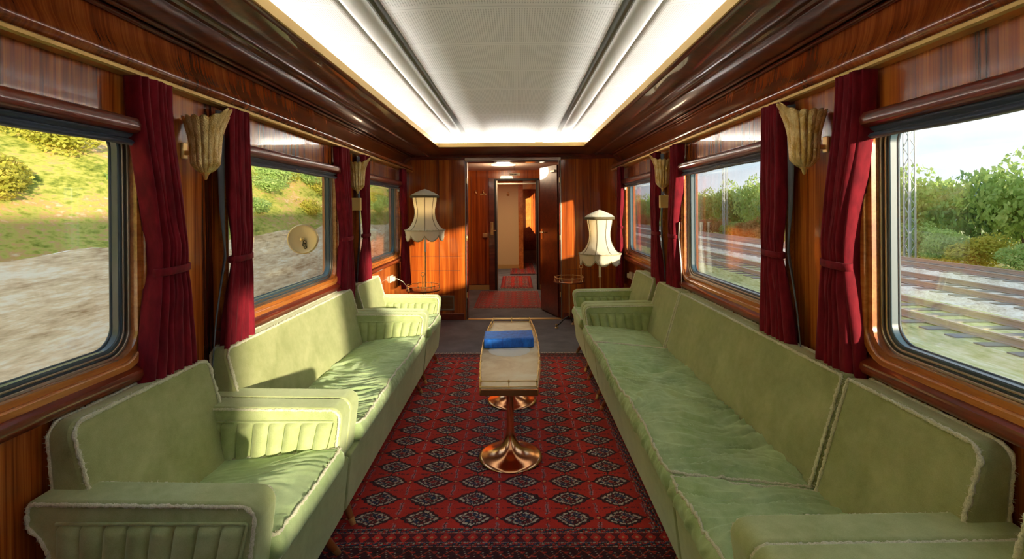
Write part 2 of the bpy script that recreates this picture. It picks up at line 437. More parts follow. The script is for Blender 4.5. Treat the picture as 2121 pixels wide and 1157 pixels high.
# ------------------------------------------------------------------ windows
def rrect(y0, y1, z0, z1, r, n=6): return round_poly([(y0,z0),(y1,z0),(y1,z1),(y0,z1)], r, n)
def ring(mbx, outer_, inner_, fn, a, b):
    """frame between two loops with the same number of points, from depth a (room side) to b"""
    n = len(outer_)
    vs = [fn(p, a) for p in outer_]+[fn(p, a) for p in inner_]+[fn(p, b) for p in outer_]+[fn(p, b) for p in inner_]
    fs = []
    for i in range(n):
        j = (i+1) % n
        fs += [(i, j, n+j, n+i), (2*n+i, 3*n+i, 3*n+j, 2*n+j), (n+i, n+j, 3*n+j, 3*n+i), (i, 2*n+i, 2*n+j, j)]
    mbx.add(vs, fs)
wi = 0
for sd_ in (-1, 1):
    for (a, b) in GY:
        wi += 1
        root = thing('window_%d' % wi, (sd_*W, (a+b)/2, ZG0), kind='structure')
        fn = lambda p, x: (x*sd_, p[0], p[1])
        L = lambda g, r: rrect(a-g, b+g, ZG0-g, ZG1+g*.55, r)
        mb = MB(); ring(mb, L(.085, .12), L(.055, .10), fn, 1.372, 1.41); mb.build('window_frame', M_FRAME, root, bevel=.006)
        mb = MB(); ring(mb, L(.056, .10), L(.036, .09), fn, 1.385, 1.43); mb.build('wood_reveal', M_FRAME, root, smooth=True, angle=30)
        mb = MB(); ring(mb, L(.037, .092), L(.026, .085), fn, 1.412, 1.435); ring(mb, L(.020, .08), L(.012, .075), fn, 1.420, 1.437); mb.build('steel_rim', M_CHROME, root, bevel=.003)
        mb = MB(); ring(mb, L(.032, .085), L(.0, .07), fn, 1.425, 1.46); ring(mb, L(.032, .085), L(-.004, .07), fn, 1.452, 1.462); mb.build('rubber_gasket', M_RUBBER, root, bevel=.004)
        MB().box(sd_*GX, sd_*(GX+.006), a-.02, b+.02, ZG0-.02, ZG1+.02).build('glass_pane', M_GLASS, root)
        MB().box(sd_*(GX+.03), sd_*(GX+.034), a-.02, b+.02, ZG0-.02, ZG1+.02).build('glass_pane', M_GLASS, root)
        # glossy sill moulding
        pr = [(1.40,.925),(1.372,.915),(1.352,.905),(1.347,.885),(1.358,.865),(1.385,.855),(1.40,.850)]
        pr = [(u, z) for u, z in pr]+[]
        mb = MB(); mb.prism(pr, lambda u, v, w: (u*sd_, w, v+.005), a-.13, b+.13); mb.build('window_sill', M_TRIM, root, smooth=True, angle=45)
        # cross profiled valance bar above the blind
        pr = [(1.40,1.79),(1.345,1.79),(1.330,1.80),(1.326,1.822),(1.334,1.842),(1.355,1.850),(1.40,1.852)]
        MB().prism(pr, lambda u, v, w: (u*sd_, w, v), a-.06, b+.06).build('valance', M_TRIM, root, smooth=True, angle=40)
        # rolled up blue blind
        m_ = MB()
        def bl(u, v, a=a, b=b):
            ang = v*1.6*PI; zz = 1.793-.044*v; xx = 1.372-.010*math.sin(v*PI*3)-.004*math.sin(u*9+v*5)
            return (sd_*xx, a-.035+(b-a+.07)*u, zz-.004*math.sin(u*11)*v)
        m_.grid(40, 8, bl); m_.build('roller_blind', M_BLIND, root, smooth=True, solid=.006)
        MB().tube([(sd_*1.372, a-.03, 1.752), (sd_*1.372, b+.03, 1.752)], .0055, 8).build('blind_hem_bar', M_BLIND, root, smooth=True)
        m_ = MB(); m_.box(sd_*1.366, sd_*1.39, b+.030, b+.045, 1.72, 1.765); m_.box(sd_*1.366, sd_*1.39, a-.045, a-.030, 1.72, 1.765)
        m_.tube([(sd_*1.36, (a+b)/2-.03, 1.765), (sd_*1.352, (a+b)/2, 1.757), (sd_*1.36, (a+b)/2+.03, 1.765)], .004, 6); m_.build('blind_catch', M_CHROME, root, bevel=.002)

# ------------------------------------------------------------------ end wall with doorway
DX0, DX1, DZ = -.612, .634, 2.135
mb = MB(); mb.box(-W-.1, DX0-.012, YE, YE+.06, 0, 2.30); mb.box(DX1+.012, W+.1, YE, YE+.06, 0, 2.30); mb.box(DX0-.012, DX1+.012, YE, YE+.06, DZ+.07, 2.30)
fix(mb.build('wall_end', M_END))
mb = MB(); mb.box(-W, DX0-.05, YE-.014, YE, 0, .085); mb.box(DX1+.05, W, YE-.014, YE, 0, .085); fix(mb.build('baseboard_end', M_TRIM, bevel=.004))
mb = MB()
for x in (-1.18, -1.0, .86, 1.06): mb.box(x-.0015, x+.0015, YE-.002, YE+.001, .09, 2.17)
mb.box(-1.38, DX0-.1, YE-.002, YE+.001, .858, .861); mb.box(-1.38, DX0-.1, YE-.002, YE+.001, .668, .671)
mb.box(DX1+.1, 1.38, YE-.002, YE+.001, .858, .861); mb.box(DX1+.1, 1.38, YE-.002, YE+.001, .668, .671)
fix(mb.build('trim_16', M_BLACK))
# steel door surround
door = thing('door_1', (0, YE, 0), kind='structure')
mb = MB(); mb.box(DX0-.030, DX0-.016, YE-.012, YE+.10, 0, DZ+.06); mb.box(DX1+.016, DX1+.030, YE-.012, YE+.10, 0, DZ+.06); mb.build('steel_edge', M_CHROME, door, bevel=.003)
mb = MB(); mb.box(DX0-.016, DX0, YE-.004, YE+.14, 0, DZ+.01); mb.box(DX1, DX1+.016, YE-.004, YE+.14, 0, DZ+.01); mb.box(DX0, DX1, YE-.004, YE+.14, DZ, DZ+.016); mb.build('door_jamb', M_TRIM, door, bevel=.003)
mb = MB(); mb.box(DX0-.03, DX1+.03, YE-.018, YE+.02, DZ+.018, DZ+.062); mb.build('steel_lintel', mat('bronzed_steel', (.40,.30,.24), .22, 1.0), door, bevel=.004)
mb = MB(); mb.box(DX0-.02, DX1+.02, YE-.02, YE+.06, 0, .006); mb.build('brass_threshold', M_RAIL, door)
mb = MB()
for z in (.30, 1.07, 1.85):
    mb.box(DX0-.016, DX0-.002, YE-.018, YE-.002, z, z+.07)
    mb.box(DX1+.002, DX1+.014, YE-.018, YE-.002, z, z+.07)
mb.build('hinge', M_BRASS, door, bevel=.002)
# open leaf swung into the vestibule
hx, hy = DX1-.004, YE+.06; ang = math.radians(110.0)
dx_, dy_ = math.cos(ang), math.sin(ang)
def leafbox(mbx, s0, s1, t0, t1, z0, z1):
    vs = []
    for z in (z0, z1):
        for (s_, t_) in ((s0, t0), (s1, t0), (s1, t1), (s0, t1)):
            vs.append((hx+dx_*s_-dy_*t_, hy+dy_*s_+dx_*t_, z))
    mbx.add(vs, [(0,3,2,1),(4,5,6,7),(0,1,5,4),(1,2,6,5),(2,3,7,6),(3,0,4,7)])
mb = MB(); leafbox(mb, 0, .60, -.02, .02, .012, 2.10)
leaf = mb.build('door_leaf', M_SOFF, door, bevel=.003)
mb = MB(); leafbox(mb, .50, .55, .020, .027, 1.05, 1.20); p = (hx+dx_*.525-dy_*.05, hy+dy_*.525+dx_*.05, 1.15); q = (hx+dx_*.525-dy_*.02, hy+dy_*.525+dx_*.02, 1.15)
mb.tube([q, p, (p[0]-dx_*.11, p[1]-dy_*.11, 1.15)], .009, 8); mb.build('door_handle', M_BRASS, leaf, smooth=True, angle=40)
mb = MB(); leafbox(mb, .02, .16, .021, .05, 2.00, 2.03); mb.build('door_closer', M_CHROME, leaf, bevel=.004)
# vent grille
g = thing('vent_grille', (-.86, YE, .2), 'small steel framed ventilation grille low on the end wall beside the doorway', 'vent')
mb = MB(); mb.box(-1.02, -.80, YE-.012, YE-.002, .13, .145); mb.box(-1.02, -.80, YE-.012, YE-.002, .315, .33); mb.box(-1.02, -1.005, YE-.012, YE-.002, .145, .315); mb.box(-.815, -.80, YE-.012, YE-.002, .145, .315)
mb.build('frame', M_CHROME, g, bevel=.003)
mb = MB()
for i in range(16): mb.box(-1.005, -.815, YE-.008, YE-.002, .147+i*.0105, .147+i*.0105+.006)
mb.build('slats', mat('vent_bronze', (.30,.20,.11), .4, .6), g)

# ------------------------------------------------------------------ vestibule behind the doorway
VY = 8.90; VL = -.30; VR = .425
fix(MB().box(-1.4, -1.36, YE+.06, VY, 0, 2.24).build('wall_vestibule_left', M_END))
fix(MB().box(1.36, 1.4, YE+.06, VY, 0, 2.24).build('wall_vestibule_right', M_END))
M_VC = mat('vestibule_ceiling_paint', (.80,.62,.50), .5)
fix(MB().box(-1.4, 1.4, YE+.06, VY+.06, 2.215, 2.25).build('ceiling_vestibule', M_VC))
mb = MB(); mb.box(.02, .024, YE+.06, VY, 2.212, 2.216); fix(mb.build('trim_17', M_BLACK))
mb = MB(); mb.box(-1.4, VL-.05, VY, VY+.05, 0, 2.24); mb.box(VR+.05, 1.4, VY, VY+.05, 0, 2.24); mb.box(VL-.05, VR+.05, VY, VY+.05, 2.06, 2.24)
fix(mb.build('wall_vestibule_end', M_END))
mb = MB(); mb.box(-1.3, VL-.16, VY-.012, VY, 0, .085); mb.box(VR+.06, 1.3, VY-.012, VY, 0, .085); fix(mb.build('baseboard_vestibule', M_RAIL))
d2 = thing('door_2', (.06, VY, 0), kind='structure')
mb = MB(); mb.box(VL-.05, VL, VY-.03, VY+.10, 0, 2.06); mb.box(VR, VR+.05, VY-.03, VY+.10, 0, 2.06); mb.box(VL, VR, VY-.03, VY+.10, 2.02, 2.06)
mb.build('door_jamb', M_BLACK, d2, bevel=.004)
mb = MB(); mb.box(VL-.155, VL-.05, VY-.05, VY-.01, 0, 2.07); mb.build('door_leaf', M_SOFF, d2, bevel=.004)
mb = MB(); mb.box(VL-.012, VL+.006, VY-.05, VY-.03, 0, 2.02); mb.box(VR+.03, VR+.045, VY-.05, VY-.03, 0, 2.02); mb.build('steel_edge', M_CHROME, d2)
mb = MB(); mb.box(VL, VR, VY+.02, VY+.05, 1.955, 1.985); mb.build('steel_header', M_CHROME, d2, bevel=.003)
mb = MB(); mb.box(VL-.125, VL-.075, VY-.062, VY-.05, 1.02, 1.26); mb.tube([(VL-.10, VY-.06, 1.10), (VL-.10, VY-.11, 1.10), (VL-.02, VY-.11, 1.10)], .010, 8); mb.tube([(VL-.10, VY-.08, 1.14), (VL-.10, VY-.08, 1.25)], .012, 8)
mb.build('door_handle', M_BRASS, d2, smooth=True, angle=40)
mb = MB(); mb.box(-.80, VL-.19, VY-.006, VY, .09, .094); mb.box(-.79, -.786, VY-.006, VY, .09, 2.1); fix(mb.build('trim_18', M_BLACK))
kn = thing('brass_lock', (-.53, VY, 1.0), 'small brass lock box with knob on the sunlit vestibule wall', 'lock')
MB().box(-.575, -.485, VY-.035, VY-.002, .97, 1.05).build('lock_box', M_BRASS, kn, bevel=.006)
MB().tube([(-.515, VY-.035, 1.01), (-.515, VY-.075, 1.01)], .016, 12).build('knob', M_BRASS, kn, smooth=True, angle=40)
ch = thing('coat_hook', (-.62, VY, 1.78), 'pair of small brass coat hooks on the dark vestibule wall', 'hook')
for x in (-.70, -.56):
    mb = MB(); mb.tube([(x, VY-.005, 1.84), (x, VY-.05, 1.83), (x+.01, VY-.06, 1.80), (x+.03, VY-.05, 1.78)], .009, 8); mb.build('hook', M_BRASS, ch, smooth=True)
MB().box(-.62, -.50, VY-.02, VY-.004, 1.765, 1.785).build('hook_plate', M_BRASS, ch, bevel=.003)
sg_ = thing('sign_plate', (.03, VY, 2.13), 'small cream sign plate with dark lettering above the inner vestibule door', 'sign')
MB().box(-.075, .135, VY-.010, VY-.002, 2.115, 2.165).build('plate', M_CARD, sg_, bevel=.002)
mb = MB()
x = -.055
for wd in (.022, .010, .026, .012, .018, .024, .010, .014):
    mb.box(x, x+wd-.004, VY-.012, VY-.010, 2.130, 2.150); x += wd
mb.build('lettering', M_BLACK, sg_)
vl = thing('ceiling_lamp', (-.15, 7.7, 2.2), 'flat round lamp on the pale vestibule ceiling', 'lamp')
MB().lathe([(0.0,0), (.19,0), (.20,.008), (.20,.014)], (-.15, 7.7, 2.198), 32).build('lamp_shade', M_VLAMP, vl, smooth=True, angle=40)
vp = bpy.data.lights.new('vestibule_fill_light', 'POINT'); vp.energy = 9; vp.shadow_soft_size = .14; vp.color = (1,.74,.48)  # added fill for the vestibule; the flat ceiling lamp itself is nearly unlit
vpo = bpy.data.objects.new('vestibule_fill_light', vp); COL.objects.link(vpo); vpo.location = (-.15, 7.7, 2.12)
# corridor beyond
CY = 12.0
M_CREAM = mat('cream_corridor_wall', (.72,.55,.28), .5)
fix(MB().box(-.75, .10, CY, CY+.05, 0, 2.2).build('wall_corridor', M_CREAM))
fix(MB().box(-.75, .10, CY-.012, CY, 0, .10).build('baseboard_corridor', M_RAIL))
fix(MB().box(.10, .22, CY-.2, CY+.05, 0, 2.2).build('trim_19', M_FRAME))
fix(MB().box(-.80, -.75, VY+.06, CY, 0, 2.2).build('wall_corridor_left', M_END))
mb = MB(); mb.box(.53, .57, VY+.06, 17.4, 0, .85); mb.box(.53, .57, VY+.06, 17.4, 1.9, 2.2); mb.box(.53, .57, VY+.06, 12.3, .85, 1.9)
for y in np.arange(13.2, 17.4, 1.2): mb.box(.53, .57, y, y+.35, .85, 1.9)
fix(mb.build('wall_corridor_right', M_END))
fix(MB().box(-.8, .7, VY+.06, 17.4, 2.2, 2.24).build('ceiling_corridor', M_VC))
fix(MB().box(-.8, .7, 17.4, 17.44, 0, 2.24).build('wall_corridor_end', M_FRAME))
fix(MB().box(.10, .14, CY+.05, 17.4, 0, 2.2).build('wall_corridor_inner', M_SOFF))
wl = thing('wall_lamp', (-.15, CY, 1.85), 'small brass wall lamp on the cream corridor wall', 'lamp')
mb = MB(); mb.tube([(-.15, CY, 1.86), (-.15, CY-.07, 1.84), (-.15, CY-.07, 1.92)], .012, 8); mb.lathe([(.0,-.04),(.035,-.03),(.04,0)], (-.15, CY-.012, 1.86), 12); mb.build('lamp_arm', M_BRASS, wl, smooth=True)
vlt = bpy.data.lights.new('corridor_fill_light', 'AREA'); vlt.energy = 9; vlt.size = .3; vlt.color = (1,.82,.55)  # unseen fill light added to brighten the cream corridor wall
vlo = bpy.data.objects.new('corridor_fill_light', vlt); COL.objects.link(vlo); vlo.location = (-.2, 10.3, 2.19)
cl2 = thing('ceiling_lamp', (-.2, 10.3, 2.19), 'unseen lamp ring added on the corridor ceiling around the fill light', 'lamp')  # made-up fixture to go with the corridor fill
MB().lathe([(.16,0), (.18,.005), (.18,.012)], (-.2, 10.3, 2.188), 24).build('lamp_ring', M_BRASS, cl2, smooth=True)

# ================================================================== RUGS
def srgb(r, g, b):
    f = lambda c: ((c/255+.055)/1.055)**2.4 if c > 10 else c/255/12.92
    return np.array([f(r), f(g), f(b)])
RED = srgb(214,46,34); RED2 = srgb(172,28,34); NAVY = srgb(26,20,34); BLUE = srgb(36,66,112); WHT = srgb(226,216,196); PUR = srgb(104,24,44); LAV = srgb(176,150,158); ORG = srgb(196,70,44); YEL = srgb(210,180,120)
def rug_colors(x, y, fx0, fx1, fy0, fy1, cx0, cy0, px=.243, py=.155, pale=0.0):
    """x,y arrays; field extents; gul lattice origin and pitch"""
    n = len(x); C = np.tile(RED, (n, 1))
    wob = .0025*np.sin(x*61+y*23)+.002*np.sin(y*97+x*11)
    cu = ((x+wob-cx0)/px+.5) % 1-.5; cv = ((y+wob-cy0)/py+.5) % 1-.5
    u = cu*px; v = cv*py
    iu = np.floor((x-cx0)/px+.5); iv = np.floor((y-cy0)/py+.5)
    sx_ = px/.243; sy_ = py/.155
    au = np.abs(u)/sx_; av = np.abs(v)/sy_
    step = np.floor(av/.008)*.008; ang = np.arctan2(v/sy_, u/sx_)
    sc = 1+.05*np.cos(ang*16)
    m = ((au/.096)**1.25+(av/.064)**1.35)**(1/1.3)/sc
    def put(mask, c): C[mask] = c
    put(m < 1.04, PUR*.85); put((m > .97) & (m < 1.05), NAVY)
    put(m < .88, NAVY)
    q = np.sign(u*v)
    put((m < .83) & (m > .68) & (np.sin(ang*9+iu) > -.80), WHT*.9)
    put((m < .60) & (q > 0) & (m > .30), BLUE*.8); put((m < .60) & (q < 0), PUR*.8)
    put((m < .52) & (m > .36) & (np.sin(ang*7+2.) > .72), WHT*.7)
    put((m < .34), NAVY); put((m < .24), RED2); put((m < .24) & (m > .16) & (np.sin(ang*8) > 0), WHT*.8)
    put((m < .62) & (np.abs(au-.043-.006*np.sin(v*190)) < .0026), WHT*.85)
    put((m < .75) & (m > .30) & (np.sin(u*400)*np.sin(v*430) > .80), RED)
    # navy stalk joining the guls
    put((au < .0028) & (m > .86), NAVY)
    # outside of guls
    out = m > 1.08
    hv = .0775-av    # distance from row boundary (scaled)
    put(out & (hv < .0045) & (au > .012) & (au < .100) & (np.sin(u*230) > .1), PUR)
    put(out & (((au-.026)/.0075)**2+(hv/.0050)**2 < 1), NAVY); put(out & (((au-.026)/.005)**2+(hv/.003)**2 < 1), YEL)
    put(out & (((au-.060)/.012)**2+(hv/.0065)**2 < 1), PUR); put(out & (((au-.060)/.004)**2+(hv/.0025)**2 < 1), ORG)
    hu = .1215-au
    # pale ladder between columns
    lad = (np.abs(((hv/.0775)*7) % 1-.5) < .27)
    put(out & (hu < .0115) & (hv < .045) & lad & (hu < .0055+.006*np.abs(np.sin(v*260))), LAV)
    put(out & (hu < .0018) & (hv < .05), NAVY)
    rr = np.hypot(hu, av)
    put((rr < .017) & (rr > .010) & (np.sin(ang*3+rr*900) > -.2) & (m > 1.1), NAVY); put((rr < .006) & (m > 1.1), YEL)
    put(out & (np.sin(u*510+v*90)*np.sin(v*470-u*80) > .955), PUR)
    # slow colour drift of the field wool (abrash)
    # ---- borders
    dL = fx0-x; dR = x-fx1; dB = fy0-y; dT = y-fy1
    d = np.maximum(np.maximum(dL, dR), np.maximum(dB, dT))
    along = np.where(np.maximum(dB, dT) >= np.maximum(dL, dR), x, y)
    B = d > 0
    put(B, RED2)
    def checks(lo, hi):
        k = B & (d > lo) & (d < hi); w_ = (d-lo)/(hi-lo)
        put(k, NAVY*.8)
        a = np.floor(along/.012).astype(int); b_ = np.floor(w_*4).astype(int); h = (a*7+b_*3+(a//3)*5) % 8
        dot = (np.hypot((along/.012) % 1-.5, (w_*4) % 1-.5) < .47)
        put(k & dot & (h == 0), BLUE); put(k & dot & ((h == 1) | (h == 5)), RED); put(k & dot & (h == 2), WHT*.75); put(k & dot & (h == 3), ORG); put(k & dot & (h == 4), BLUE*1.3); put(k & dot & (h == 6), RED2)
        ed = k & ((w_ < .12) | (w_ > .88)) & ((along/.006) % 1 < .5); put(ed, WHT*.6)
    checks(.004, .034)
    k = B & (d > .036) & (d < .092); put(k, PUR)
    t_ = ((along/.062) % 1-.5)*.062; dd = np.abs(t_)/.031+np.abs(d-.064)/.040
    put(k & (dd < 1.0), NAVY); put(k & (dd < .86), RED*1.0); put(k & (np.hypot(t_, d-.064) < .0065), YEL); put(k & (np.hypot(t_, d-.064) < .0025), NAVY)
    put(k & (np.abs(dd-.60) < .04), RED2)
    checks(.094, .124)
    k = B & (d > .126) & (d < .215); put(k, srgb(70,14,26))
    z = np.abs(((along/.095) % 1)-.5)*2
    zz = .145+.045*z
    put(k & (np.abs(d-zz) < .004), ORG*.8); put(k & (np.abs(d-(.195-.04*z)) < .003), NAVY)
    put(k & (np.sin(along*270+d*90)*np.sin(d*300+1) > .62), NAVY*.7); put(k & (np.sin(along*132+d*210)*np.sin(d*260-along*33) > .90), WHT*.7)
    put(k & (np.sin(along*66)*np.sin(d*130) < -.82), RED)
    put(B & (d > .215), srgb(60,12,24)); put(B & (d > .222) & (d < .226) & ((along/.012) % 1 < .5), WHT*.6)
    C = C*(1-pale)+np.array([.42,.12,.10])*pale
    return C
def make_rug(name, x0, x1, y0, y1, res, zt, args, label, pale=0.0, fringe=(True, True), thick=.008, warp=0.0):
    nx = int((x1-x0)/res); ny = int((y1-y0)/res)
    xs = np.linspace(x0, x1, nx+1); ys = np.linspace(y0, y1, ny+1)
    X, Y = np.meshgrid(xs, ys); X = X.ravel(); Y = Y.ravel()
    col = rug_colors(X, Y, *args, pale=pale)
    Z = np.full_like(X, zt)+.0012*np.sin(X*7+Y*3)*np.sin(Y*5)
    ex = warp*np.sin(Y*4.0)
    co = np.stack([X+ex-x0, Y-y0, Z], 1).astype(np.float32)
    i = np.arange(nx); j = np.arange(ny); I, J = np.meshgrid(i, j); a = (J*(nx+1)+I).ravel()
    quads = np.stack([a, a+1, a+nx+2, a+nx+1], 1)
    # skirt
    me = bpy.data.meshes.new(name)
    per = list(range(0, nx+1))+[k_*(nx+1)+nx for k_ in range(1, ny+1)]+[ny*(nx+1)+k_ for k_ in range(nx-1, -1, -1)]+[k_*(nx+1) for k_ in range(ny-1, 0, -1)]
    per = np.array(per); low = co[per].copy(); low[:, 2] = zt-thick
    nb = len(co); co2 = np.vstack([co, low]); m_ = len(per)
    pj_ = np.roll(per, -1); lo = nb+np.arange(m_); lj = np.roll(lo, -1)
    sk = np.stack([per, lo, lj, pj_], 1)
    q = np.vstack([quads, sk]).astype(np.int32)
    me.vertices.add(len(co2)); me.vertices.foreach_set('co', co2.ravel())
    me.loops.add(q.size); me.loops.foreach_set('vertex_index', q.ravel())
    me.polygons.add(len(q)); me.polygons.foreach_set('loop_start', np.arange(0, q.size, 4, dtype=np.int32)); 
    me.update(calc_edges=True)
    ca = me.color_attributes.new('pattern', 'FLOAT_COLOR', 'POINT')
    cc = np.ones((len(co2), 4), dtype=np.float32); cc[:nb, :3] = col; cc[nb:, :3] = col[per]*.6
    ca.data.foreach_set('color', cc.ravel())
    me.materials.append(M_RUG); me.validate()
    root = thing(name, (x0, y0, 0), label, 'rug')
    r_ = new_obj('pile', me, (0, 0, 0), root, world=(x0, y0, 0))
    fr = MB(); rnd = random.Random(len(name)+int(x0*100))
    for on, yy, s_ in ((fringe[0], y0, -1), (fringe[1], y1, 1)):
        if not on: continue
        x = x0+.004
        while x < x1:
            l = rnd.uniform(.035, .06); dx = rnd.uniform(-.012, .012)
            fr.tube([(x+warp*math.sin(yy*4), yy-s_*.004, zt-.003), (x+warp*math.sin(yy*4)+dx*.5, yy+s_*l*.5, zt-thick+.004), (x+warp*math.sin(yy*4)+dx, yy+s_*l, zt-thick+.002)], .0022, 3)
            x += .0055
    if fr.v: tag(fr.build('fringe', M_FRINGE, root), kind='stuff')
    return root
make_rug('persian_rug', -1.20, .905, 1.86, 4.93, .0035, .010, (-.985, .682, 2.232, 4.705, .559, 2.303), 'large red oriental rug with rows of navy and white medallions under the copper table')
make_rug('hallway_rug', -.60, .43, 7.20, 8.66, .007, .010, (-.54, .37, 7.30, 8.56, -.1, 7.35, .20, .19), 'pale red patterned runner lying just beyond the doorway', pale=.42)
make_rug('hallway_rug', -.26, .36, 8.97, 10.6, .008, .010, (-.15, .25, 9.15, 10.5, .05, 9.3, .16, .16), 'small dark red rug lying inside the inner doorway')
make_rug('hallway_rug', -.10, .50, 10.9, 13.2, .012, .010, (.02, .38, 11.1, 13.0, .1, 11.3, .16, .16), 'farthest dark red rug at the foot of the cream corridor wall', fringe=(False, False))

# ================================================================== UPHOLSTERY
def fuzzy(mbx, path, r=.0055, closed=False, step=.007, seed=1, amp=.35):
    P = resample(path, step, closed); rnd = random.Random(seed)
    P = [p+Vector((rnd.uniform(-1,1), rnd.uniform(-1,1), rnd.uniform(-1,1)))*r*.22 for p in P]
    rs = [r*rnd.uniform(1-amp, 1+amp) for _ in P]
    mbx.tube(P, lambda i: rs[i], 6, closed=closed)
    # short pile hairs
    for p in P[::1]:
        for _ in range(3):
            d = Vector((rnd.uniform(-1,1), rnd.uniform(-1,1), rnd.uniform(-.6,1))).normalized(); a = p+d*r*.6; b = p+d*r*rnd.uniform(1.5, 2.6); s_ = d.orthogonal().normalized()*.0011
            mbx.add([a-s_, a+s_, b], [(0,1,2)])

def rounded_box(nx, ny, nz, x0, x1, y0, y1, z0, z1, r, disp=None):
    """six gridded faces pushed to a rounded box; returns MB"""
    c = np.array([(x0+x1)/2, (y0+y1)/2, (z0+z1)/2]); h = np.array([(x1-x0)/2, (y1-y0)/2, (z1-z0)/2])
    key = {}; vs = []; fs = []
    def edge(n):   # denser near the ends
        return np.linspace(-1, 1, n+1)
    gx, gy, gz = edge(nx), edge(ny), edge(nz)
    def vid(i, j, k_):
        q = (i, j, k_)
        if q not in key:
            p = np.array([gx[i], gy[j], gz[k_]])*h
            inner = np.clip(p, -(h-r), h-r); d = p-inner; L = np.linalg.norm(d)
            if L > 1e-9: p = inner+d/L*r*min(1.0, 1.0) if (abs(d) > 1e-9).sum() > 1 else p
            p = p+c
            if disp: p = disp(p, (gx[i], gy[j], gz[k_]))
            key[q] = len(vs); vs.append(tuple(p))
        return key[q]
    for i in range(nx):
        for j in range(ny):
            for k_ in (0, nz): fs.append((vid(i,j,k_), vid(i+1,j,k_), vid(i+1,j+1,k_), vid(i,j+1,k_)))
    for i in range(nx):
        for k_ in range(nz):
            for j in (0, ny): fs.append((vid(i,j,k_), vid(i+1,j,k_), vid(i+1,j,k_+1), vid(i,j,k_+1)))
    for j in range(ny):
        for k_ in range(nz):
            for i in (0, nx): fs.append((vid(i,j,k_), vid(i,j+1,k_), vid(i,j+1,k_+1), vid(i,j,k_+1)))
    m = MB(); m.add(vs, fs); return m

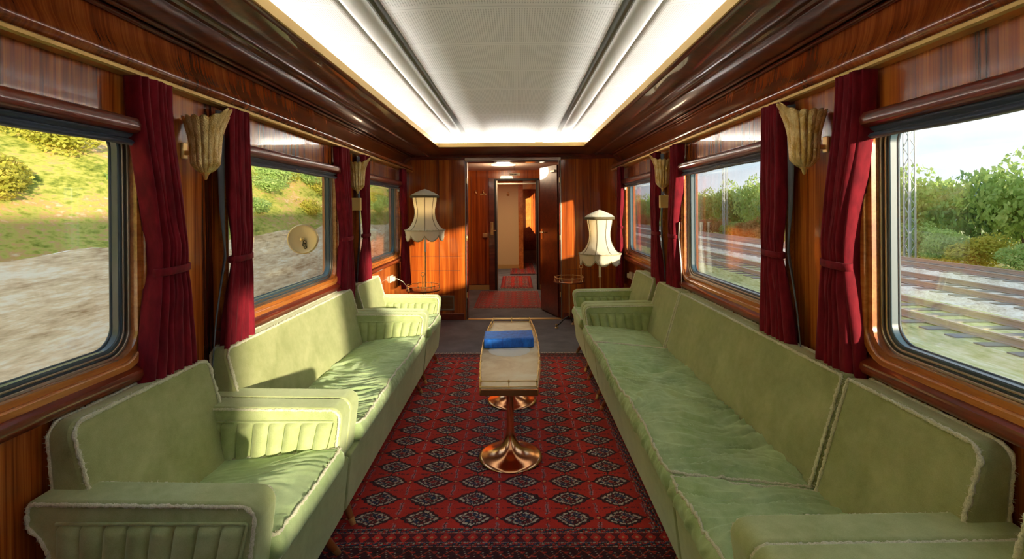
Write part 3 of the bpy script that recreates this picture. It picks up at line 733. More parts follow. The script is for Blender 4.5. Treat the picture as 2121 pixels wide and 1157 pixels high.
def seat_unit(name, label, cat, group, side, wallx, dep, y0, y1, arms=(1, 1), gather=.3, seed=1, legs=(1, 1), cush_over=0.0):
    """side -1: against left wall facing +x; u = distance from wallx into the room, dep total depth"""
    S_ = -side      # direction into the room
    X = lambda u: wallx+S_*u
    root = thing(name, (X(dep/2), (y0+y1)/2, 0), label, cat, group)
    at = .105; k = dep/.705
    fu = lambda u: u*k
    rnd = random.Random(seed)
    # base / apron
    pr = [(fu(.05), .135), (fu(.665), .135), (fu(.694), .40), (fu(.05), .40)]
    pr = round_poly(pr, [.01,.015,.01,.01], 3)
    MB().prism(pr, lambda u, v, w: (X(u), w, v), y0+.004, y1-.004).build('apron', M_VEL, root, bevel=.014, seg=3)
    # legs
    for (yy, sgn) in ((y0+.13, -.2), (y1-.13, .6)):
        if (sgn < 0 and not legs[0]) or (sgn > 0 and not legs[1]): continue
        for (ut, ub) in ((.60, .665), (.13, .09)):
            top = Vector((X(fu(ut)), yy, .145)); bot = Vector((X(fu(ub)), yy+sgn*.10, .010)); mid = top.lerp(bot, .78)
            l_ = MB(); l_.tube([top, mid], lambda i: .0225 if i == 0 else .0150, 14); lg = l_.build('leg', M_LEG, root, smooth=True, angle=50)
            l_ = MB(); l_.tube([mid, bot], lambda i: .0155 if i == 0 else .0125, 14); l_.build('ferrule', M_BRASS, lg, smooth=True, angle=50)
    ai = [y0+at if arms[0] else y0+.004, y1-at if arms[1] else y1-.004]
    # arms
    for on, a, b, inner in ((arms[0], y0, y0+at, 1), (arms[1], y1-at, y1, -1)):
        if not on: continue
        pts = [(fu(.06), .40), (fu(.672), .40), (fu(.705), .655), (fu(.0), .665), (fu(-.006), .585), (fu(.035), .545), (fu(.06), .505)]
        out = round_poly(pts, [.01, .008, .05, .03, .03, .012, .02], 6)
        arm = MB().prism(out, lambda u, v, w: (X(u), w, v), a, b).build('armrest', M_VEL, root, bevel=.016, seg=4)
        inn = offset_poly(out, .011)
        for face, yy, s_ in ((0, a-.001, -1), (1, b+.001, 1)):
            # piping follows the top and the front and rear edges of each face
            seq = [p for p in inn if True]
            m_ = MB(); start = len(round_poly(pts[:1]+pts[1:2]+pts[2:3], 0, 1))
            path = [(X(u), yy, max(v, .408)) for u, v in seq]
            # order: begin at front bottom
            n0 = min(range(len(path)), key=lambda i_: abs(path[i_][0]-X(fu(.66)))*3+path[i_][2])
            path = path[n0:]+path[:n0]
            fuzzy(m_, path, .0058, seed=seed*7+face)
            m_.build('piping', M_PIPE, arm, smooth=True)
            # fluted panel
            nf = 8; uu0, uu1 = fu(.095), fu(.615); zb, ztp = (.42, .595)
            outer_face = (s_ < 0 and inner > 0) or (s_ > 0 and inner < 0)
            if outer_face: zb = .405
            def fl_(p, q, s_=s_, yy=yy, zb=zb, ztp=ztp):
                lean = .0
                u = uu0+(uu1-uu0)*p*(1)+(.045*k)*(q)*p
                z = zb+(ztp-zb)*q
                ph = p*nf % 1.0
                w_ = (max(0, math.sin(PI*ph))**.4)
                edge = min(1, (1-q)*14+.0)
                return (X(u), yy+s_*(.024*w_*edge**.5-.006), z)
            MB().grid(nf*10, 14, fl_).build('fluted_panel', M_VEL, arm, smooth=True)
            # raised roll framing the fluted panel
            m_ = MB(); fr_ = [fl_(1.012, q_/10) for q_ in range(0, 11)]+[fl_(p_/10, 1.0) for p_ in range(10, -1, -1)]
            fr_ = [(x_, yy+s_*.003, z_+(.004 if i_ > 10 else 0)) for i_, (x_, y_, z_) in enumerate(fr_)]
            m_.tube(fr_, .0045, 6); m_.build('panel_edging', M_VEL, arm, smooth=True)
    if arms[0] or arms[1]:
        # lower side panels below the armrests (outer faces)
        for on, yy, s_ in ((arms[0], y0, -1), (arms[1], y1, 1)):
            if not on: continue
            def fl2(p, q, s_=s_, yy=yy):
                u = fu(.095)+(fu(.615)-fu(.095))*p; z = .165+.24*q
                w_ = (max(0, math.sin(PI*((p*8) % 1.0)))**.45)
                return (X(u), yy+s_*(.012*w_-.006), z)
            MB().grid(80, 6, fl2).build('side_panel', M_VEL, root, smooth=True)
    # backrest
    b0 = y0+(.055 if arms[0] else .008); b1 = y1-(.055 if arms[1] else .008)
    zb, zt = .40, .862
    uf = lambda z: fu(.205-(z-.40)/(.462)*.13)      # front face lean
    ub = lambda z: fu(.045-(z-.40)/(.462)*.040)
    r0 = .05 if arms[0] else .018; r1 = .05 if arms[1] else .018
    o2 = round_poly([(b0, zb), (b1, zb), (b1, zt), (b0, zt)], [.0, .0, r1, r0], 6)
    n = len(o2)
    m_ = MB(); m_.add([(X(uf(z)), y, z) for y, z in o2]+[(X(ub(z)), y, z-.006) for y, z in o2],
                      [tuple(range(n)), tuple(range(n, 2*n))[::-1]]+[(i, (i+1) % n, n+(i+1) % n, n+i) for i in range(n)])
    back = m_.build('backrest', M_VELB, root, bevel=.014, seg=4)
    for f_, dd in ((uf, .002), (ub, -.002)):
        m_ = MB(); o3 = [p for p in offset_poly(o2, .007)]
        path = [(X(f_(z)+dd), y, z) for y, z in o3]
        path = [p for p in path if p[2] > .41]
        # start at the lower end of one side
        i0 = min(range(len(path)), key=lambda i_: path[i_][2]+(0 if path[i_][1] > (b0+b1)/2 else 1)); path = path[i0:]+path[:i0]
        i1 = [(X(f_(.43)+dd), b1-.007, .43)]+path+[(X(f_(.43)+dd), b0+.007, .43)]
        fuzzy(m_, i1, .0065, seed=seed*3+int(dd*1000)); m_.build('piping', M_PIPE, back, smooth=True)
    # seat cushion
    c0, c1 = ai[0]+.004, ai[1]-.004
    ux0, ux1 = fu(.17), fu(.700+cush_over)
    z0, z1 = .398, .492
    off = rnd.uniform(0, 50)
    def wr(u, y):
        """wrinkle height: gathers run front to back, wandering"""
        nz1 = noise.noise(Vector((u*3.0+off, y*3.2, seed)))
        nz2 = noise.noise(Vector((u*5.0+off, y*26.0+nz1*6, seed+3.1)))
        nz3 = noise.noise(Vector((u*9.0, y*60.0+nz1*9, seed+9.7)))
        nz4 = noise.noise(Vector((u*7+off, y*7, seed+4)))
        return gather*(.013*(1-3.2*abs(nz2))+.009*nz3)+.016*nz4*(.5+.5*gather)
    def disp(p, g):
        u_ = p[0]; y_ = p[1]; z_ = p[2]
        fu_ = (g[0]+1)/2; fy = g[1]
        cy_ = 1-abs(fy)**6
        crown = .016*(1-g[0]**2)*(1-abs(fy)**3)
        slope = -.055*(1-fu_)
        top = (g[2]+1)/2
        mid = 1-abs(g[2])**2
        w_ = wr(u_, y_)
        z_ = z_+top*(crown+slope+w_*(.35+.65*min(1, (1-abs(fy))*14)))
        wavy = .010*math.sin(y_*7.0+seed)*gather+.006*gather*noise.noise(Vector((y_*16, seed, 0)))
        if fu_ > .9: u_ += (.016*mid+wavy*top+gather*.020*noise.noise(Vector((y_*34+top*2.5, seed, 5)))*mid)*(fu_-.9)*10
        if fy < -.97 or fy > .97: y_ += .004*mid*np.sign(fy)
        return (X(u_), y_, z_)
    ny = max(40, int((c1-c0)/.008)); nxx = 54
    m_ = rounded_box(nxx, ny, 10, ux0, ux1, c0, c1, z0, z1, .022, disp)
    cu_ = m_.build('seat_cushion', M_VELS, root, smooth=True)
    # piping along top front edge, sides and lower front edge
    def edge_pt(y, u, top, fy):
        g0 = 2*(u-ux0)/(ux1-ux0)-1
        x_, yy_, zz_ = disp(np.array([u, y, z1 if top else z0]), (g0, fy, 1 if top else -1))
        return (x_, yy_, zz_+(-.004 if top else .006))
    ys_ = np.linspace(c0+.012, c1-.012, max(30, int((c1-c0)/.012)))
    P1 = [edge_pt(c0+.005, u_, 1, -1) for u_ in np.linspace(ux0+.02, ux1-.012, 24)]
    P2 = [edge_pt(y_, ux1-.0035, 1, 2*(y_-c0)/(c1-c0)-1) for y_ in ys_]
    P3 = [edge_pt(c1-.005, u_, 1, 1) for u_ in np.linspace(ux1-.012, ux0+.02, 24)]
    m_ = MB(); fuzzy(m_, P1+P2+P3, .0058, seed=seed+11)
    P4 = [edge_pt(y_, ux1-.004, 0, 2*(y_-c0)/(c1-c0)-1) for y_ in ys_]
    fuzzy(m_, P4, .0035, seed=seed+17)
    m_.build('piping', M_PIPE, cu_, smooth=True)
    return root

LW, RW = -1.378, 1.372
seat_unit('armchair', 'green velvet armchair nearest the camera at the left window, in front of the left sofa', 'armchair', 'green velvet armchairs', -1, LW, .688, 1.375, 2.14, seed=2, gather=.25)
seat_unit('sofa', 'long green velvet sofa against the left wall between two armchairs', 'sofa', None, -1, LW, .688, 2.15, 3.955, seed=3, gather=.55)
seat_unit('armchair', 'green velvet armchair beyond the left sofa, beside the tall fringed lamp', 'armchair', 'green velvet armchairs', -1, LW, .688, 3.975, 4.745, seed=4, gather=.25)
seat_unit('armchair', 'green velvet armchair at the far right, behind the end of the right sofa', 'armchair', 'green velvet armchairs', 1, RW, .745, 4.255, 5.02, seed=5, gather=.25)
seat_unit('sofa_section', 'far one-armed section of the green velvet sectional sofa on the right', 'sofa', 'sections of the right sofa', 1, RW, .745, 3.625, 4.24, arms=(0, 1), seed=6, gather=.45)
seat_unit('sofa_section', 'long armless middle section of the green velvet sectional sofa on the right', 'sofa', 'sections of the right sofa', 1, RW, .745, 1.815, 3.62, arms=(0, 0), seed=7, gather=1.0)
seat_unit('sofa_section', 'nearest one-armed section of the green velvet sectional sofa on the right', 'sofa', 'sections of the right sofa', 1, RW, .745, 1.215, 1.81, arms=(1, 0), seed=8, gather=.8)
seat_unit('armchair', 'green velvet armchair of which only one armrest shows at the bottom right corner', 'armchair', 'green velvet armchairs', 1, RW, .745, .435, 1.205, seed=9, gather=.25)

# ================================================================== COFFEE TABLE
tb = thing('coffee_table', (.008, 3.27, 0), 'long narrow marble topped table on two round copper pedestals standing on the rug', 'table')
TZ = .55
def half(y):      # boat shaped plan
    t_ = (y-3.27)/.735; return .150+.040*(1-t_*t_)
outl = [(.008+half(y), y) for y in np.linspace(2.535, 4.005, 19)]+[(.008-half(y), y) for y in np.linspace(4.005, 2.535, 19)]
M_TOP = mat('cream_onyx', (.72,.60,.40), .5, 0); t, b = nodes(M_TOP)
n_ = noise_node(t, (1,1,1), 5, 6, .65, dist=1.2); n2_ = noise_node(t, (1,1.6,1), 2.2, 3, .5, dist=.8); a_ = mixc(t, .5, n_.outputs[0], n2_.outputs[0])
t.links.new(ramp(t, a_, [(.34, (.60,.40,.19)), (.5, (.84,.68,.44)), (.66, (.95,.88,.68))]).outputs[0], b.inputs['Base Color'])
MB().prism(outl, lambda u, v, w: (u, v, w), TZ-.022, TZ).build('marble_top', M_TOP, tb, bevel=.003)
o_out = [(.008+(u-.008)*1.035, 3.27+(v-3.27)*1.008) for u, v in outl]
MB().prism(o_out, lambda u, v, w: (u, v, w), TZ-.042, TZ-.006).build('copper_rim', mat('copper_edge', (.62,.24,.09), .22, 1.0), tb, bevel=.004)
rail_p = [(.008+(u-.008)*.985, 3.27+(v-3.27)*.995) for u, v in outl]
m_ = MB(); m_.tube([(u, v, TZ+.036) for u, v in rail_p], .0032, 8, closed=True); m_.tube([(u, v, TZ+.005) for u, v in rail_p], .003, 6, closed=True); m_.build('gallery_rail', M_BRASS, tb, smooth=True)
def post(mbx, x, y, z, h=.036):
    mbx.lathe([(.0,0),(.0065,0),(.0065,.004),(.003,.007),(.003,h-.012),(.0055,h-.006),(.0065,h),(.005,h+.005),(.0,h+.008)], (x, y, z), 10)
for sgx in (-1, 1):
    for y in np.linspace(2.545, 3.995, 11):
        m_ = MB(); post(m_, .008+sgx*(half(y)*.985), y, TZ); m_.build('gallery_post', M_BRASS, tb, smooth=True)
for y in (2.539, 4.0):
    m_ = MB(); post(m_, .008, y, TZ); m_.build('gallery_post', M_BRASS, tb, smooth=True)
for yy in (2.872, 3.715):
    pr = [(.0,.0),(.186,.0),(.190,.006),(.187,.012),(.172,.017),(.145,.023),(.115,.032),(.085,.047),(.060,.068),(.043,.092),(.032,.120),(.025,.150),(.022,.19),(.0215,.25),(.0215,TZ-.05),(.04,TZ-.045),(.04,TZ-.04),(0,TZ-.04)]
    MB().lathe(pr, (.008, yy, .0115), 64).build('pedestal', M_COPPER, tb, smooth=True, angle=60)
# doily and album
M_LACE = mat('white_lace', (.90,.88,.82), .9)
dl = MB().lathe([(0,.0022),(.10,.0022),(.135,.0020),(.14,.0004),(0,.0002)], (.0, 3.21, TZ+.0005), 72, fr=lambda a, z: 1+.02*math.cos(a*18)).build('lace_doily', M_LACE, None, smooth=True, angle=30, loc=(0, 3.21, TZ))
tag(dl, 'round white lace doily lying under the blue album on the table', 'doily')
al = thing('photo_album', (-.01, 3.35, TZ+.003), 'thick bright blue velvet album lying on the lace doily', 'album')
M_ALB = mat('blue_velvet', (.0,.10,.55), .6, 0, Sheen_Weight=.15); t, b = nodes(M_ALB); b.inputs['Sheen Tint'].default_value = (.35,.6,1,1)
n_ = noise_node(t, (1,1,.25), 45, 5, .7); t.links.new(ramp(t, n_.outputs[0], [(.32, (.0,.06,.42)), (.7, (.008,.22,.88))]).outputs[0], b.inputs['Base Color']); bump(t, b, n_.outputs[0], .5, .006)
zA = TZ+.0035
def alb_d(p, g):
    x_, y_, z_ = p
    y_ += .006*math.sin(g[0]*2.2); z_ += .002*noise.noise(Vector((x_*22, y_*22, 3)))
    a = .03
    return (x_*math.cos(a)-(y_-3.35)*math.sin(a), 3.35+(y_-3.35)*math.cos(a)+x_*math.sin(a), z_)
rounded_box(40, 24, 8, -.176, .164, 3.255, 3.475, zA+.052, zA+.064, .005, alb_d).build('cover', M_ALB, al, smooth=True)
rounded_box(40, 24, 4, -.176, .164, 3.255, 3.475, zA, zA+.010, .004, alb_d).build('cover', M_ALB, al, smooth=True)
rounded_box(40, 6, 12, -.176, .164, 3.247, 3.275, zA+.001, zA+.062, .010, alb_d).build('spine', M_ALB, al, smooth=True)
rounded_box(20, 12, 6, -.168, .156, 3.26, 3.468, zA+.009, zA+.053, .003, alb_d).build('pages', mat('album_pages', (.10,.22,.50), .7), al, smooth=True)

# ================================================================== CURTAINS
def curtain(side, top, tie, bot, label, seed, zt=2.0, ztie=1.262, zb=.50, lining=None, linc=None, ret_=False):
    ymid = (tie[0]+tie[1])/2
    root = thing('curtain', (side*1.33, ymid, zb), label, 'curtain', 'burgundy window curtains')
    rnd = random.Random(seed); ph = rnd.uniform(0, 6); nf = rnd.choice([6, 7])
    def S1(z):
        if z > ztie:
            t_ = (zt-z)/(zt-ztie); w_ = t_**1.5 * (1-.0) ; w_ = t_*t_*(3-2*t_)
            return (top[0]+(tie[0]-top[0])*w_, top[1]+(tie[1]-top[1])*w_)
        t_ = (ztie-z)/(ztie-zb); w_ = min(1, t_*1.0)**.75
        return (tie[0]+(bot[0]-tie[0])*w_, tie[1]+(bot[1]-tie[1])*w_)
    def f(s_, q, back=0.0):
        z = zt+(zb-zt)*q
        a, b = S1(z); dz = abs(z-ztie)
        pin = .35+.65*min(1, dz/.30)
        amp = (.026 if z > ztie else .028)*pin
        wgl = .6*noise.noise(Vector((s_*2, z*1.7, seed)))
        x = 1.335-.012*(1-pin)+amp*math.sin(2*PI*nf*s_+ph+wgl*2)+.006*math.sin(2*PI*nf*2.3*s_+z*3)
        bulge = .010*math.exp(-((z-ztie-.10)/.07)**2)+.008*math.exp(-((z-ztie+.09)/.07)**2)
        x -= bulge*math.sin(PI*s_)
        ret = math.exp(-(s_/.07)**2) if ret_ else 0.0
        x = x*(1-ret)+(1.318+.062*(1-min(1, s_/.10)))*ret
        y = a+(b-a)*(s_*(1-ret)+.02*ret*(1-s_))+.010*pin*(1-ret)*math.sin(2*PI*nf*s_+ph+1.4)
        if z < zb+.05: y += .0
        return (side*x, y, z)
    MB().grid(nf*16, 60, f).build('cloth', M_CURT, root, smooth=True, solid=.0025)
    # gathered frill near the hem
    a, b = S1(zb+.03)
    # tieback
    m_ = MB(); a, b = tie; yc = (a+b)/2; hw = (b-a)/2+.006
    pts = [(side*(1.332-.030*math.cos(t_)), yc+hw*math.sin(t_)) for t_ in np.linspace(0, 2*PI, 28, endpoint=False)]
    n = len(pts); vs = []; 
    for dz, g in ((.020, 0), (.018, .003), (-.006, .003), (-.008, 0)):
        for i, (x, y) in enumerate(pts):
            t_ = 2*PI*i/n; vs.append((x-side*g*math.cos(t_), y+g*math.sin(t_), ztie+dz+(.004 if 1 else 0)*math.sin(t_*1)))
    fs = [(r_*n+i, r_*n+(i+1) % n, (r_+1)*n+(i+1) % n, (r_+1)*n+i) for r_ in range(3) for i in range(n)]
    m_.add(vs, fs); m_.build('tieback', M_CURT, root, smooth=True, solid=.003)
    if lining:
        e, wd = lining       # edge 0/1 and width
        def lf(s_, q):
            zl = ztie+.12 if linc else zt-.02; z = zl+(zb-zl)*q; a, b = S1(z); y = (a if e == 0 else b)
            pin = .3+.7*min(1, abs(z-ztie)/.25)
            o_ = wd*pin*(s_)
            return (side*(1.362+.012*math.sin(s_*3+z*2)), y+(-o_ if e == 0 else o_), z)
        MB().grid(6, 40, lf).build('lining', linc or M_LINING, root, smooth=True, solid=.002)
    return root
for side, wname in ((-1, 'left'), (1, 'right')):
    for j in range(3):
        o_ = 2.0*j
        near = ('nearest', 'second', 'third')[j]
        if j == 0: lab1 = 'burgundy curtain on the near side of the first %s wall sconce, nearest the camera' % wname
        elif j == 1: lab1 = 'burgundy curtain tied back at the far edge of the middle %s window' % wname
        else: lab1 = 'burgundy curtain hanging in the far %s corner behind the fringed floor lamp' % wname
        if j == 2:
            curtain(side, (3.75+2.03, 3.75+2.19), (5.83, 5.98), (5.80, 6.16), lab1, 30+j+side, zb=.53, ztie=1.262)
        else:
            curtain(side, ((1.735 if side < 0 else 1.755)+o_, 1.90+o_), ((1.83 if side < 0 else 1.85)+o_, 2.0+o_), ((1.735 if side < 0 else 1.79)+o_, 2.07+o_), lab1, 30+j+side*5, zb=.42, ret_=True, lining=((0, .05) if (side > 0 and j == 1) else None), linc=M_LINW)
        if j < 2:
            lab2 = ('burgundy curtain beyond the first %s wall sconce, at the middle window' % wname) if j == 0 else ('burgundy curtain just beyond the second %s wall sconce, at the farthest window' % wname)
            curtain(side, (2.30+o_, 2.455+o_), (2.31+o_, 2.48+o_), (2.19+o_, 2.50+o_), lab2, 40+j+side*5, zb=.42, lining=(0, .045))

# ================================================================== SCONCES
M_AMBER = mat('amber_glass', (.46,.30,.085), .16, 0, Coat_Weight=.6); t, b = nodes(M_AMBER)
n_ = noise_node(t, (1,1,1), 160, 2, .6); n2_ = noise_node(t, (1,1,.5), 30, 3, .6)
t.links.new(ramp(t, n2_.outputs[0], [(.35, (.60,.38,.09)), (.68, (.98,.80,.42))]).outputs[0], b.inputs['Base Color']); bump(t, b, n_.outputs[0], .8, .006)
b.inputs['Metallic'].default_value = .45
def sconce(side, y, label):
    root = thing('wall_sconce', (side*1.38, y, 1.66), label, 'wall lamp', 'amber glass wall sconces')
    # fluted half shell: n lobes
    def f(p, q):
        th = 2*PI*p; fr_ = math.cos(th)              # fr_ = 1 towards the aisle
        r = .003+.046*min(1, (q/.16))**.5+.016*q+.030*max(0, q-.55)**1.5*2.0
        r *= 1+.10*abs(math.sin(th*7.5))-.04
        k_ = max(0, fr_)**8
        rx = r*(1+.30*k_*max(0, q-.7)*3.3)
        zz = 1.665+(.232+.045*k_+.010*abs(math.sin(th*7.5)))*q
        return (side*(1.300-rx*fr_), y+r*math.sin(th), zz)
    MB().grid(180, 36, f).build('glass_shell', M_AMBER, root, smooth=True, solid=.005)
    MB().lathe([(0,-.024),(.006,-.020),(.009,-.010),(.012,0),(.020,.008),(.022,.014),(0,.02)], (side*1.300, y, 1.660), 16).build('finial', M_BRASS, root, smooth=True)
    MB().box(side*1.388, side*1.399, y-.016, y+.016, 1.73, 1.80).box(side*1.345, side*1.390, y-.008, y+.008, 1.745, 1.765).build('wall_bracket', M_BRASS, root, bevel=.003)
for side, wname in ((-1, 'left'), (1, 'right')):
    sconce(side, 2.075, 'amber fluted glass wall sconce nearest the camera on the %s wall' % wname)
    sconce(side, 4.075, 'smaller looking far amber glass wall sconce on the %s wall above a brass box' % wname)
    bx = MB().box(side*1.272, side*1.399, 4.052, 4.092, 1.497, 1.603).build('brass_box', M_PAPER, None, bevel=.004, loc=(side*1.385, 4.075, 1.56))
    tag(bx, 'small upright brass yellow box on the %s wall under the far sconce' % wname, 'box', 'brass boxes under the far sconces')

# ================================================================== FLOOR LAMPS
M_SHADE = mat('cream_silk_shade', (.80,.75,.62), .75, 0, Sheen_Weight=.3); t, b = nodes(M_SHADE)
n_ = noise_node(t, (1,1,.05), 220, 2, .6); bump(t, b, n_.outputs[0], .3, .002)

out_ = t.nodes['Material Output']; tl_ = t.nodes.new('ShaderNodeBsdfTranslucent'); ms_ = t.nodes.new('ShaderNodeMixShader'); ms_.inputs[0].default_value = .35
tl_.inputs[0].default_value = (.9,.82,.62,1); t.links.new(b.outputs[0], ms_.inputs[1]); t.links.new(tl_.outputs[0], ms_.inputs[2]); t.links.new(ms_.outputs[0], out_.inputs[0])
M_BULB = emit('lit_bulb', (1.0,.80,.55), 22.0)
M_RIBT = mat('dark_gold_trim', (.13,.10,.05), .8)
M_CAP = fuzz('pleated_cap', (.58,.53,.40), (.86,.82,.68))
M_FR = fuzz('gold_fringe', (.30,.23,.10), (.66,.58,.38))
def floor_lamp(x, y, zbase, label, rot):
    root = thing('floor_lamp', (x, y, 0), label, 'floor lamp', 'fringed floor lamps')
    prof = [(.140,.515),(.137,.47),(.128,.42),(.118,.37),(.117,.32),(.124,.27),(.142,.22),(.170,.17),(.200,.14),(.233,.122)]
    n8 = 8
    pan = lambda a, z: 1-.035*abs(math.sin((a-rot)*n8/2))
    sh = MB().lathe([(r, z) for r, z in prof], (x, y, zbase), 64, fr=pan).build('lamp_shade', M_SHADE, root, smooth=True, solid=.003)
    # ribs
    m_ = MB()
    for i in range(n8):
        a = rot+2*PI*i/n8
        m_.tube([(x+(r+.002)*math.cos(a), y+(r+.002)*math.sin(a), zbase+z) for r, z in prof], .0036, 6)
    m_.build('rib_trim', M_RIBT, sh, smooth=True)
    # cap with pleats
    cap = MB().lathe([(.162,.512),(.165,.530),(.150,.545),(.110,.568),(.060,.590),(.020,.606),(.0,.612)], (x, y, zbase), 96, fr=lambda a, z: 1+.018*math.cos(a*24)*(1 if z > .53 else 0)-.02*abs(math.sin((a-rot)*4))).build('shade_cap', M_CAP, sh, smooth=True, solid=.002)
    MB().lathe([(.166,.505),(.170,.512),(.170,.528),(.166,.534)], (x, y, zbase), 96, fr=lambda a, z: 1-.02*abs(math.sin((a-rot)*4))).build('cap_band', M_RIBT, sh, smooth=True, solid=.003)
    # scalloped skirt
    def sk(p, q):
        a = rot+2*PI*p; low = .062-.062*abs(math.sin((a-rot)*n8/2))**.7
        z = .122+(low-.122)*q; r = (.233-.012*q+.004*math.sin(a*60)*q)*pan(a, 0)
        return (x+r*math.cos(a), y+r*math.sin(a), zbase+z)
    MB().grid(160, 8, sk).build('scalloped_skirt', M_SHADE, sh, smooth=True, solid=.002)
    m_ = MB(); pth = [sk(i/160, 1.0) for i in range(160)]; m_.tube(pth, .006, 6, closed=True)
    fuzzy(m_, pth, .006, closed=True, seed=3)
    m_.build('fringe', M_FR, sh, smooth=True)
    m_ = MB(); fuzzy(m_, [(x+.236*math.cos(rot+2*PI*i/80)*pan(rot+2*PI*i/80, 0), y+.236*math.sin(rot+2*PI*i/80)*pan(rot+2*PI*i/80, 0), zbase+.124) for i in range(80)], .0065, closed=True, seed=5); m_.build('braid_trim', M_FR, sh, smooth=True)
    MB().lathe([(0,.44),(.016,.43),(.024,.405),(.018,.375),(.010,.36),(0,.36)], (x, y, zbase), 16).build('bulb', M_BULB, root, smooth=True)
    # candle sleeve, stem, foot
    MB().lathe([(0,.36),(.012,.36),(.014,.34),(.014,-.13),(.018,-.132),(0,-.134)], (x, y, zbase), 20).build('candle_sleeve', M_WHITEPL, root, smooth=True, angle=40)
    MB().lathe([(0,-.13),(.018,-.132),(.010,-.15),(.0085,-.20),(.0085,-zbase+.03),(.012,-zbase+.03),(0,-zbase+.03)], (x, y, zbase), 20).build('lamp_pole', M_BRASS, root, smooth=True, angle=40)
    MB().lathe([(0,0),(.14,0),(.145,.006),(.13,.014),(.06,.024),(.018,.036),(0,.038)], (x, y, 0), 40).build('lamp_base', M_BRASS, root, smooth=True)
    return root
floor_lamp(-1.035, 5.68, 1.132, 'taller fringed cream shade floor lamp rising behind the left round side table', .18)
floor_lamp(.985, 5.36, .868, 'lower fringed cream shade floor lamp in the right corner behind the armchair', .40)

# ================================================================== SIDE TABLES
M_TRAY = veneer('tray_mahogany', (12, 2, 12), dark=(.10,.016,.006), mid=(.26,.05,.014), light=(.42,.12,.03))
def side_table(x, y, label, post_xy, spread):
    root = thing('side_table', (x, y, 0), label, 'side table', 'round brass gallery side tables')
    Z = .59
    tp = MB().lathe([(0,-.018),(.19,-.018),(.197,-.010),(.197,-.002),(.19,.0),(0,.0)], (x, y, Z), 48).build('table_top', M_TRAY, root, smooth=True, angle=40)
    m_ = MB(); m_.tube([(x+.182*math.cos(a), y+.182*math.sin(a), Z+.045) for a in np.linspace(0, 2*PI, 48, endpoint=False)], .0032, 8, closed=True); gal = m_.build('gallery_rail', M_BRASS, root, smooth=True)
    for i in range(7):
        a = 2*PI*i/7+.3
        m_ = MB(); post(m_, x+.182*math.cos(a), y+.182*math.sin(a), Z, .050); m_.build('gallery_post', M_BRASS, root, smooth=True)
    px_, py_ = post_xy
    m_ = MB(); m_.tube([(px_, py_, Z), (px_, py_, Z+.15)], .006, 10)
    m_.tube([(px_+.021*math.cos(a), py_, Z+.172+.021*math.sin(a)) for a in np.linspace(0, 2*PI, 20, endpoint=False)], .004, 8, closed=True)
    m_.build('ring_handle', M_BRASS, root, smooth=True, angle=40)
    MB().lathe([(0,.13),(.012,.13),(.010,.20),(.010,Z-.05),(.03,Z-.02),(0,Z-.018)], (x, y, 0), 16).build('column', M_BRASS, root, smooth=True)
    for i in range(3):
        a = spread+2*PI*i/3
        m_ = MB(); m_.tube([(x, y, .14), (x+.06*math.cos(a), y+.06*math.sin(a), .12), (x+.13*math.cos(a), y+.13*math.sin(a), .05), (x+.165*math.cos(a), y+.165*math.sin(a), .030)], .008, 8)
        lg = m_.build('leg', M_BLACK, root, smooth=True)
        m_ = MB(); m_.lathe([(0,0),(.022,0),(.022,.006),(.012,.012),(.012,.04),(.017,.048),(0,.052)], (x+.17*math.cos(a), y+.17*math.sin(a), 0), 14); m_.build('foot', M_BRASS, lg, smooth=True, angle=40)
side_table(-1.02, 5.46, 'round brass railed side table at the foot of the taller left lamp', (-1.02, 5.44), .9)
side_table(.715, 6.03, 'round brass railed side table standing right of the doorway', (.87, 6.08), 3.3)

# sockets and cable
for side, yy, lab in ((-1, 5.50, 'white double wall socket with a plugged in cable under the far left window'), (1, 5.62, 'white wall socket under the far right window')):
    s_ = thing('wall_socket', (side*1.39, yy, .70), lab, 'socket')
    m_ = MB(); m_.box(side*1.385, side*1.399, yy-.06, yy+.06, .665, .745); m_.build('socket_plate', M_WHITEPL, s_, bevel=.004)
    m_ = MB(); m_.box(side*1.355, side*1.386, yy-.005, yy+.045, .675, .73); m_.build('plug', M_WHITEPL, s_, bevel=.006)
cb = MB().tube([Vector(p) for p in [(-1.37,5.54,.70),(-1.34,5.56,.695),(-1.28,5.58,.66),(-1.24,5.60,.60),(-1.22,5.62,.50),(-1.22,5.64,.30),(-1.20,5.66,.05),(-1.12,5.68,.012),(-1.06,5.68,.03)]], .0042, 8).build('lamp_cable', M_WHITEPL, None, smooth=True, loc=(-1.3, 5.58, 0))
tag(cb, 'white cable hanging from the left wall socket to the lamp', 'cable')

# disc reflected in the middle left window, modelled solid on an added arm
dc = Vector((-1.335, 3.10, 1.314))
dsc = thing('disc_reflection', dc, 'round brass disc with a centre knob, standing in for a reflection in the middle left window', 'disc')
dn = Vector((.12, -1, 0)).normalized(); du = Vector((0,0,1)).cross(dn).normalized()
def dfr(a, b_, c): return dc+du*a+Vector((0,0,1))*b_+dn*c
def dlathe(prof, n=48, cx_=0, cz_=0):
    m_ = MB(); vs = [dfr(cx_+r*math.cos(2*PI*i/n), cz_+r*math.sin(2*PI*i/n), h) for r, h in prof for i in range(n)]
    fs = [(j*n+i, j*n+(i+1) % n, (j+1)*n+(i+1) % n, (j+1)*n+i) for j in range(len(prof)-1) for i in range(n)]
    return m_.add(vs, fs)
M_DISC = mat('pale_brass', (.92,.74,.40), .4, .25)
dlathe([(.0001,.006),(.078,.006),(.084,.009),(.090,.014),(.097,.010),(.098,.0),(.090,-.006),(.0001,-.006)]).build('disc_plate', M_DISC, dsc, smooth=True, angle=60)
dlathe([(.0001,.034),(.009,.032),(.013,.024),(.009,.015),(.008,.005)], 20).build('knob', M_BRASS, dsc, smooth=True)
m_ = MB()
